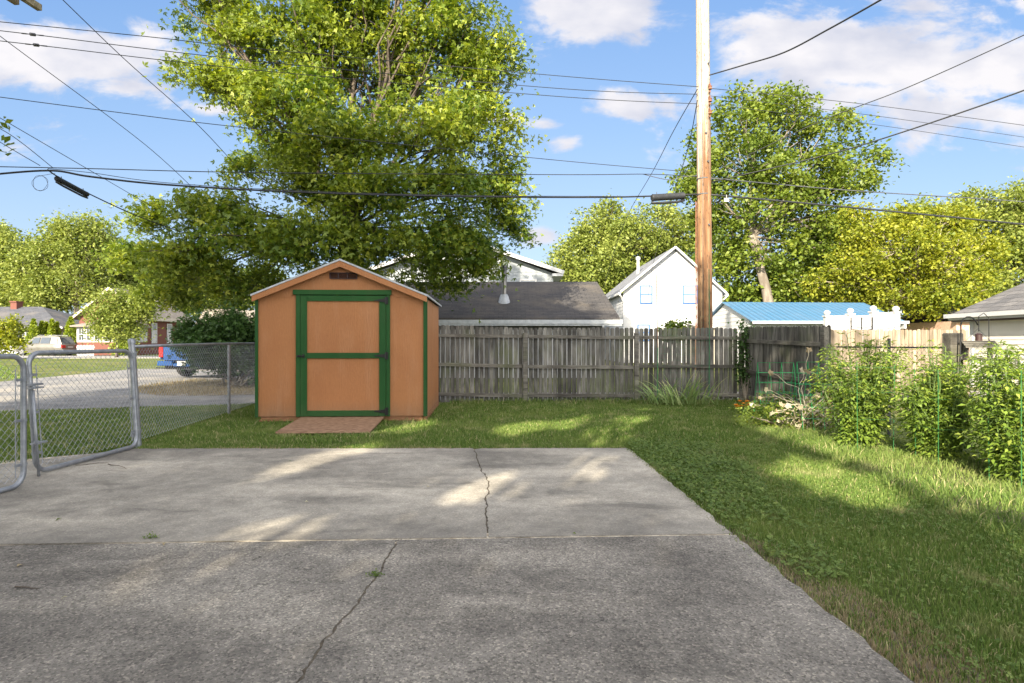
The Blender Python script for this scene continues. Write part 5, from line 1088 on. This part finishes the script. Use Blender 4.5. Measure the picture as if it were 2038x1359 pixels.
# --- white vinyl privacy screen
vf = thing('vinyl_fence', 'white vinyl privacy fence with ball topped posts in front of the blue roof', 'fence', (11, 20, 0)); Yv = 20
tops = [(1646,622,20.6),(1692,618,20.3),(1738,613,20.0),(1783,614,20.0)]
for (px_, py_, Y) in tops:
    q = P(px_, py_, Y); b = MB(); b.box(q.x-.09,Y-.09,0,q.x+.09,Y+.09,q.z-.16); b.box(q.x-.12,Y-.12,q.z-.16,q.x+.12,Y+.12,q.z-.11); b.lathe((q.x,Y,q.z-.11), [(.05,0),(.10,.04),(.115,.09),(.10,.14),(.05,.18),(.01,.19)], 10); b.build('post', M['white'], vf, smooth=2, world=True)
for i in range(3):
    a_, c_ = P(tops[i][0], 632 if i < 2 else 625, tops[i][2]), P(tops[i+1][0], 630 if i < 2 else 625, tops[i+1][2]); b = MB()
    b.add([(a_.x,a_.y-.02,0),(c_.x,c_.y-.02,0),c_-Y_*.02,a_-Y_*.02,(a_.x,a_.y+.02,0),(c_.x,c_.y+.02,0),c_+Y_*.02,a_+Y_*.02], [(0,1,2,3),(7,6,5,4),(3,2,6,7),(0,4,5,1)]); b.beam(a_, c_, .06, .09); b.build('panel', M['white'], vf, world=True)
wr = thing('metal_chair', 'black wire patio chair set high on the deck in front of the vinyl fence', 'chair', (P(1715,HY,19).x, 19, 0)); b = MB()
for x in (-.35, .0, .35): b.beam((x,0,1.3),(x,0,1.22+.8), .03, .03)
b.build('frame', M['black'], wr); b = MB()
for z in (1.42,1.5,1.58,1.66): b.tube([(-.35,-.03,z+.05),(0,-.05,z),(.35,-.03,z+.05)], .012, 4)
b.build('seat_back', M['black'], wr)
dk = MB(); dk.box(P(1685,HY,19).x, 18.4, 0, P(1790,HY,19).x, 19.7, 1.3); o = dk.build('deck', M['cream'], None); tag(o, 'raised deck carrying the black wire chair before the vinyl fence', 'deck')

# ================================================================== VEHICLES
def wheel(parent, x, y, r, w_):
    b = MB(); n = 20; vs = []
    prof = [(r*.62,-w_/2),(r*.93,-w_/2),(r,-w_*.32),(r,w_*.32),(r*.93,w_/2),(r*.62,w_/2)]
    for (q, yy2) in prof:
        for k in range(n): vs.append((x+q*math.cos(2*math.pi*k/n), y+yy2, r+q*math.sin(2*math.pi*k/n)))
    fs = [(i*n+k, i*n+(k+1)%n, (i+1)*n+(k+1)%n, (i+1)*n+k) for i in range(5) for k in range(n)]; b.add(vs, fs)
    wl = b.build('wheel', M['tyre'], parent, smooth=2); s_ = 1 if y > 0 else -1
    b = MB(); yo = y+s_*w_*.40
    b.tube([(x,y-s_*w_*.3,r),(x,yo-s_*.04,r)], r*.63, 18)
    for k in range(5): a_ = 2*math.pi*k/5; b.beam((x,yo,r),(x+r*.6*math.cos(a_),yo,r+r*.6*math.sin(a_)), .07, .03, up=(0,1,0))
    b.tube([(x,yo-.02,r),(x,yo+s_*.015,r)], r*.16, 10); rm = b.build('rim', M['rim'], None); rm.parent = wl
def loft(sections, fs_ring=None):
    b = MB(); n = len(sections[0]); vs = [p for s_ in sections for p in s_]; fs = []
    for i in range(len(sections)-1):
        for k in range(n): fs.append((i*n+k, i*n+(k+1)%n, (i+1)*n+(k+1)%n, (i+1)*n+k))
    fs.append(tuple(range(n))[::-1]); fs.append(tuple((len(sections)-1)*n+k for k in range(n))); b.add(vs, fs); return b
def ring(x, zb, zs, w0, w1, zt, wt): # closed section: bottom, sill, belt, top
    return [(x,-w0,zb),(x,-w1,zs),(x,-w1*.97,zt-.06),(x,-wt,zt),(x,wt,zt),(x,w1*.97,zt-.06),(x,w1,zs),(x,w0,zb)]
suv = thing('parked_car', 'silver estate like sport utility car parked across the street before the cone evergreens', 'car', (-38.4, 50.2, 0), R(176))
# car points along +x; rear at x=0
xs = [(-.02,.42,.62,.80,.86,.92,.78),(.10,.32,.62,.84,.92,1.0,.84),(.8,.26,.6,.86,.93,1.02,.86),(2.2,.25,.6,.86,.93,.98,.86),(3.2,.25,.6,.86,.93,.95,.84),(3.5,.26,.58,.85,.92,.92,.80),(4.2,.30,.55,.80,.88,.84,.70),(4.5,.36,.52,.70,.76,.70,.56)]
loft([ring(x, zb, zs, w0, w1, zt, wt) for (x, zb, zs, w0, w1, zt, wt) in xs]).build('body', M['carpaint'], suv, smooth=2)
gh_ = [(.12,.98,.78,1.0,.74),(.42,.98,.80,1.60,.62),(.8,.98,.82,1.68,.62),(2.3,.96,.82,1.68,.62),(2.75,.95,.82,1.60,.62),(3.42,.93,.80,.98,.72)]
def cring(x, z0, w0, z1, w1): return [(x,-w0,z0),(x,-w1,z1),(x,w1,z1),(x,w0,z0)]
loft([cring(*g_) for g_ in gh_]).build('cabin', M['carpaint'], suv, smooth=2)
def sidewin(parent, pts, col):
    for s_ in (-1, 1):
        b = MB(); b.add([(x, s_*(.83-(z-.98)*.26+.012), z) for x, z in pts], [tuple(range(len(pts)))]); b.build('side_window', col, parent)
sidewin(suv, [(.40,1.05),(.60,1.52),(1.05,1.56),(1.05,1.05)], M['glasspale']); sidewin(suv, [(1.15,1.05),(1.15,1.57),(1.95,1.57),(2.0,1.05)], M['glass']); sidewin(suv, [(2.1,1.05),(2.08,1.57),(2.55,1.55),(3.0,1.05)], M['glass'])
b = MB(); b.add([(.10,-.66,1.03),(.10,.66,1.03),(.36,.56,1.54),(.36,-.56,1.54)], [(0,1,2,3)]); b.build('rear_window', M['glass'], suv)
b = MB(); b.add([(2.83,-.55,1.56),(2.83,.55,1.56),(3.42,.68,1.02),(3.42,-.68,1.02)], [(0,1,2,3)]); b.build('windscreen', M['glass'], suv)
for s_ in (-1,1): b = MB(); b.box(-.05,s_*.66-.16,.66,.12,s_*.66+.16+.06*s_,.92); b.build('tail_light', M['red'], suv, bevel=.01)
for s_ in (-1,1): b = MB(); b.box(4.38,s_*.55-.14,.58,4.5,s_*.55+.14,.72); b.build('headlight', M['glasspale'], suv, bevel=.01)
b = MB(); b.box(-.10,-.84,.36,.08,.84,.56); b.build('bumper', M['carpaint'], suv, bevel=.03)
b = MB(); b.box(-.06,-.26,.68,-.02,.26,.80); b.build('number_plate', M['plate'], suv)
for s_ in (-1,1): b = MB(); b.tube([(.7,s_*.58,1.72),(.9,s_*.58,1.76),(2.3,s_*.58,1.76),(2.5,s_*.58,1.70)], .018, 5); b.build('roof_rail', M['rim'], suv)
for s_ in (-1,1): b = MB(); b.box(2.85,s_*.90-.06,1.0,3.02,s_*.90+.10*(1 if s_>0 else .6),1.14); b.build('mirror', M['black'], suv, bevel=.02)
for x in (.85, 3.6):
    for s_ in (-1,1): wheel(suv, x, s_*.80, .35, .22)
tk = thing('pickup_truck', 'bright blue pickup truck seen from behind, half hidden by the dark bush', 'pickup', (-10.75, 19.0, 0), R(80))
# truck points along +x (away), rear at x=0
b = MB(); b.box(0.02,-.96,.62,2.0,-.90,1.10) ; b.box(.02,.90,.62,2.0,.96,1.10); b.box(1.94,-.90,.62,2.0,.90,1.10); b.box(.1,-.90,.60,1.94,.90,.66); b.build('bed', M['bluepaint'], tk, bevel=.015)
b = MB(); b.box(-.02,-.80,.60,.04,.80,1.11); b.box(-.035,-.55,.92,-.02,.55,1.0); b.build('tailgate', M['bluepaint'], tk, bevel=.012)
b = MB(); b.box(-.035,-.12,.95,-.02,.12,1.0); b.build('tailgate_handle', M['black'], tk)
loft([ring(2.02,.35,.75,.85,.96,1.12,.9), ring(3.6,.35,.75,.85,.96,1.10,.9), ring(4.7,.40,.72,.82,.94,1.06,.8), ring(5.2,.5,.7,.7,.85,.95,.7)]).build('body', M['bluepaint'], tk, smooth=2)
loft([cring(2.05,1.1,.88,1.12,.86), cring(2.15,1.1,.88,1.74,.70), cring(3.1,1.1,.88,1.78,.70), cring(3.9,1.08,.86,1.12,.80)]).build('cab', M['bluepaint'], tk, smooth=2)
b = MB(); b.add([(2.06,-.70,1.18),(2.06,.70,1.18),(2.13,.62,1.62),(2.13,-.62,1.62)], [(0,1,2,3)]); b.build('rear_window', M['glass'], tk)
for s_ in (-1,1): b = MB(); b.box(-.03,s_*.88-.075,.70,.12,s_*.88+.085,1.06); b.build('tail_light', M['red'], tk, bevel=.012)
b = MB(); b.box(-.16,-.92,.42,.0,-.35,.58); b.box(-.16,.35,.42,.0,.92,.58); b.box(-.14,-.35,.40,.0,.35,.50); b.build('bumper', M['bluepaint'], tk, bevel=.02)
b = MB(); b.box(-.165,-.16,.43,-.150,.16,.58); b.build('number_plate', M['plate'], tk)
b = MB(); b.tube([(-.2,.9,.36),(-.2,.4,.34)], .02, 5); b.box(.05,-.8,.3,4.9,.8,.60); b.build('chassis', M['black'], tk)
for x in (1.05, 4.3):
    for s_ in (-1,1): wheel(tk, x, s_*.80, .38, .28)
# white picket fence and small far fence
pf = thing('picket_fence', 'short white picket fence beside the widest cone evergreen', 'fence', (-36, 49, 0)); b = MB()
for i in range(12): x = -36.9+i*.125; b.prism([(0,0),(.07,0),(.07,.85),(.035,.95),(0,.85)], (x,49,0.0), X_, Z_, Y_, .02)
b.build('pickets', M['white'], pf, world=True); b = MB(); b.box(-36.95,49.03,.3,-35.4,49.06,.38); b.box(-36.95,49.03,.7,-35.4,49.06,.78); b.build('rail', M['white'], pf, world=True)
ff = thing('chain_link_fence', 'short low fence at the far left with its end post left of the silver car', 'fence', (-38, 45, 0)); b = MB()
xq = P(46,HY,45).x; b.tube([(xq,45,0),(xq,45,1.05)], .04, 6); b.tube([(xq-5,45,0),(xq-5,45,1.05)], .04, 6); b.build('post', M['galv'], ff, world=True); b = MB(); b.tube([(xq,45,1.0),(xq-8,45,1.0)], .03, 6); b.build('top_rail', M['galv'], ff, world=True)
b = MB(); mesh_panel(b, (xq-8,45.0), (xq,45.0), .05, .95, pitch=.3, rad=.01); b.build('wire_mesh', M['wire'], ff, world=True)

# ================================================================== GRASS
def inpoly(x, y, poly):
    c = np.zeros(len(x), bool); n = len(poly)
    for i in range(n):
        x0, y0 = poly[i][0], poly[i][1]; x1, y1 = poly[(i+1)%n][0], poly[(i+1)%n][1]
        if y0 == y1: continue
        c ^= ((y0 > y) != (y1 > y)) & (x < (x1-x0)*(y-y0)/(y1-y0)+x0)
    return c
DRV = [(-9,-4),(1.57,-4),(1.41,3.6),(1.335,6.62),(-4.30,6.59),(-5.07,5.75),(-9,3.9)]
SHP = [(-3.8,8.75),(-1.3,8.85),(-1.4,11.25),(-3.9,11.15)]
def inview(x, y, m=.02): return (np.abs(x) < (.889+m)*y+.1) & (y > 1.35) & ((CH*F/np.maximum(y,.1)) < 700)
def vn(x, y, f, seed=0):                 # cheap smooth noise 0..1
    return .5+.25*(np.sin(x*f*1.3+seed)+np.sin(y*f*1.7+seed*2.1+np.sin(x*f)*1.4))*1.0*np.cos((x-y)*f*.6+seed*.7)
def sward(name, label, region, dens, hgt, wid, mt, seed, excl=(), huef=None, hide=False):
    rg_ = np.random.RandomState(seed); xs_ = [p[0] for p in region]; ys_ = [p[1] for p in region]; x0, x1, y0, y1 = min(xs_), max(xs_), min(ys_), max(ys_)
    n = int((x1-x0)*(y1-y0)*dens); x = rg_.uniform(x0, x1, n); y = rg_.uniform(y0, y1, n); k = inpoly(x, y, region) & inview(x, y)
    for e in excl: k &= ~inpoly(x, y, e)
    x, y = x[k], y[k]; n = len(x)
    x = x+rg_.normal(size=n)*.01; den = vn(x, y, 1.9, seed); k = rg_.uniform(size=n) < .45+.75*den; x, y, den = x[k], y[k], den[k]; n = len(x)
    h = hgt*rg_.uniform(.45, 1.15, n)*(.65+.6*den); th = rg_.uniform(0, 2*math.pi, n); ln = rg_.uniform(.1, .95, n)*h; w_ = wid*rg_.uniform(.7, 1.3, n)
    bx = np.cos(th); by = np.sin(th); fa = rg_.uniform(0, math.pi, n); sx = np.cos(fa)*w_/2; sy = np.sin(fa)*w_/2; z0 = np.full(n, -.028)
    m1 = .55
    B0 = np.stack([x-sx, y-sy, z0], 1); B1 = np.stack([x+sx, y+sy, z0], 1)
    C1 = np.stack([x+sx*.8+bx*ln*.3, y+sy*.8+by*ln*.3, z0+h*m1+.01], 1); C0 = np.stack([x-sx*.8+bx*ln*.3, y-sy*.8+by*ln*.3, z0+h*m1+.01], 1)
    T = np.stack([x+bx*ln, y+by*ln, z0+h+.01], 1)
    V = np.concatenate([np.stack([B0, B1, C1, C0], 1), np.stack([C0, C1, T, T], 1)])
    hue = np.clip(rg_.normal(.45, .26, n), 0, .93); hue[rg_.uniform(size=n) < .05] = 1.0
    o = np_mesh(name, V, 4, mt, None, np.tile(hue, 2)); tag(o, label, 'grass', kind='stuff'); return o
SOILP = [(1.36,1.3),(1.62,1.4),(1.53,1.8),(1.60,2.2),(1.49,2.5),(1.53,2.9),(1.51,3.1),(1.53,3.5),(1.44,3.8),(1.43,4.2),(1.3,4.2)]
LAWN = [(1.42,1.5),(5.0,1.5),(5.0,8.0),(4.7,8.6),(4.75,11.8),(-1.2,11.6),(-5.0,11.4),(-4.5,6.75),(-4.3,6.60),(1.335,6.62),(1.40,3.6)]
NEAR = [p for p in ((1.43,1.3),(4.2,1.3),(4.2,4.2),(1.42,4.2))]
MID = [(1.37,4.2),(5.0,4.2),(4.8,7.0),(-4.45,7.0),(-4.3,6.61),(1.335,6.63)]
FAR_ = [(-4.5,7.0),(4.8,7.0),(4.74,11.82),(-5.0,11.4)]
sward('grass', 'short green lawn grass in the right foreground beside the concrete drive', NEAR, 12000, .030, .0040, M['grass'], 1, excl=(SOILP,))
sward('grass', 'lawn grass between the drive and the garden bed', MID, 7000, .034, .006, M['grass'], 2)
sward('grass', 'lawn grass around the shed and up to the back fence', FAR_, 3400, .045, .009, M['grass'], 3, excl=(SHP,))
LEFT = [(-4.55,6.7),(-5.15,5.75),(-9.2,3.9),(-9.5,10.0),(-7.0,10.8),(-5.1,11.4)]
sward('grass', 'lawn grass left of the chain link gate up to the alley', LEFT, 3000, .045, .009, M['grass'], 4)
VERGE = [(p.x, p.y) for p in ISL]
sward('grass', 'dry thin grass on the verge under the dark bush', VERGE, 300, .12, .02, M['dry'], 5)
sward('grass', 'grass across the alley toward the far street', [(-16,19),(-36,40),(-36,26),(-22,19.5)], 160, .07, .03, M['grass'], 6)
sward('grass', 'dry straw coloured grass along the edge of the concrete drive', [(1.50,1.3),(1.72,1.3),(1.60,2.6),(1.50,3.2),(1.42,3.6),(1.42,2.4)], 3500, .025, .0035, M['dry'], 7)
sward('grass', 'tan matted dead grass on the bare strip beside the near slab', [(1.48,1.3),(1.85,1.3),(1.82,2.6),(1.62,3.4),(1.45,3.8),(1.42,2.4)], 12000, .022, .003, M['dry'], 17)
sward('grass', 'short grass creeping over the right edge of the concrete drive', [(1.50,1.3),(1.62,1.3),(1.50,3.6),(1.40,6.6),(1.29,6.6),(1.36,3.6)], 3800, .035, .005, M['grass'], 13)
sward('grass', 'dry clippings along the far edge of the concrete drive', [(-4.3,6.57),(1.33,6.60),(1.30,6.72),(-4.3,6.70)], 2500, .03, .006, M['dry'], 8)
sward('grass', 'longer grass tufts at the foot of the back fence', [(-1.2,11.3),(4.7,11.55),(4.7,11.8),(-1.2,11.6)], 1500, .13, .010, M['grass'], 9)
sward('grass', 'longer grass tufts round the foot of the shed', [(-4.1,8.45),(-1.1,8.5),(-1.15,11.0),(-1.32,11.0),(-1.28,8.78),(-3.88,8.68)], 1500, .10, .008, M['grass'], 10)
sward('grass', 'longer grass and weeds along the edge of the garden bed', [(3.3,8.7),(3.15,7.5),(3.3,6.0),(3.1,4.6),(3.1,3.6),(5,3.6),(4.9,6.5),(4.6,8.6)], 1500, .10, .007, M['grass'], 12)
# clover and ground ivy
def clover(name, label, region, n, s, seed, mt=None):
    rg_ = np.random.RandomState(seed); xs_ = [p[0] for p in region]; ys_ = [p[1] for p in region]
    x = rg_.uniform(min(xs_), max(xs_), n*2); y = rg_.uniform(min(ys_), max(ys_), n*2); k = inpoly(x, y, region) & (rg_.uniform(size=n*2) < vn(x, y, 3.1, seed)**1.5*1.6); x, y = x[k], y[k]; n = len(x)
    C = np.stack([x, y, rg_.uniform(.0, .035, n)], 1); out = []; L = s*rg_.uniform(.6, 1.3, n); tilt = rg_.normal(size=(n,2))*.35; a0 = rg_.uniform(0, 6.28, n)
    for j in range(3):
        a_ = a0+j*2.094; d = np.stack([np.cos(a_), np.sin(a_), tilt[:,0]*np.cos(a_)+tilt[:,1]*np.sin(a_)], 1); e = np.stack([-np.sin(a_), np.cos(a_), -tilt[:,0]*np.sin(a_)+tilt[:,1]*np.cos(a_)], 1); Lc = L[:,None]
        out.append(np.stack([C, C+d*Lc*.62+e*Lc*.5, C+d*Lc*.92, C+d*Lc*.62-e*Lc*.5], 1))
    o = np_mesh(name, np.concatenate(out), 4, mt or M['clover'], None, np.tile(np.clip(rg_.normal(.5,.25,n),0,1), 3)); tag(o, label, 'ground cover', kind='stuff')
clover('ground_ivy', 'ground ivy leaves creeping along the right edge of the drive', [(1.42,4.3),(1.33,6.6),(1.5,7.4),(2.4,6.9),(2.3,5.5),(2.0,4.4),(1.75,3.0),(1.5,2.9),(1.43,3.6)], 12000, .0135, 1)
clover('clover', 'clover leaves scattered through the right lawn', [(1.6,1.5),(3.6,1.6),(3.4,4.5),(3.2,7.2),(1.6,8.0),(1.9,4.5)], 9000, .0095, 2)
def weed(lab, x, y, n, s, seed, mt='clover'):
    rg_ = np.random.RandomState(seed); np.random.seed(seed); C = np.stack([rg_.normal(size=n)*s, rg_.normal(size=n)*s*.6, np.abs(rg_.normal(size=n))*s*.5], 1)*.55
    o = np_mesh('weed', leaf_quads(C, rg_.uniform(.006,.016,n), aspect=.6, droop=-.5), 4, M[mt]); o.location = (x, y, 0); tag(o, lab, 'weed', 'weeds growing in the joints of the drive')
q = G(300,1072); weed('small weed in the joint of the drive at left', q.x, q.y, 90, .045, 1)
q = G(748,1146); weed('small weed in the wandering crack of the near slab', q.x, q.y, 110, .035, 2)
q = G(1462,1050); weed('tuft of weed at the right end of the drive joint', q.x, q.y, 130, .05, 3)
q = G(944,893); weed('weed at the far end of the crack in the far slab', q.x, q.y, 90, .05, 4)
# fallen leaves and twigs on the concrete
rr = random.Random(77)
for i, (px_, py_, mt, lab) in enumerate([(40,1127,'lf_dead','pale curled leaf on the near slab at the left edge'),(327,1084,'lf_dead','pale leaf just below the joint of the drive'),(117,1035,'lf_green','green leaf on the far slab at left'),(578,918,'lf_dark','dark leaf near the far edge of the far slab'),(128,1191,'lf_dead','small pale chip left of the near slab centre'),(1143,1064,'lf_green','tiny green leaf on the right half of the joint'),(852,970,'lf_dead','tiny brown leaf in the middle of the far slab'),(610,1000,'lf_dead','tiny tan leaf on the far slab behind the left weed')]):
    q = G(px_, py_); V = []; 
    s_ = .026 if i < 4 else .014; a_ = rr.uniform(0, 6); d = Vector((math.cos(a_), math.sin(a_), .1)); e = Vector((-math.sin(a_), math.cos(a_), .25))
    c = Vector((0,0,.004)); V = [[c-d*s_, c-e*s_*.45+Vector((0,0,.012)), c+d*s_, c+Vector((0,0,.002))],[c-d*s_, c+Vector((0,0,.002)), c+d*s_, c+e*s_*.45+Vector((0,0,.004))]]
    o = np_mesh('fallen_leaf', np.array([[tuple(p) for p in f] for f in V]), 4, M[mt]); o.location = q; tag(o, lab, 'leaf', 'fallen leaves on the drive')
for i, (a_, b_, lab) in enumerate([((30,1170),(78,1174),'thin dark twig on the near slab at left'),((150,927),(215,922),'dark twig beside the gate drop rod'),((215,925),(252,935),'short twig right of the gate drop rod')]):
    A_, B_ = G(*a_), G(*b_); b = MB(); b.m = Matrix.Translation(-A_); b.tube(curve(A_+Z_*.006, B_+Z_*.006, 6, .3, rr), [.004,.0035,.004,.003,.003,.0025,.001], 5); o = b.build('twig', M['bark'], None); o.location = A_; tag(o, lab, 'twig', 'fallen twigs on the drive')

#@@END
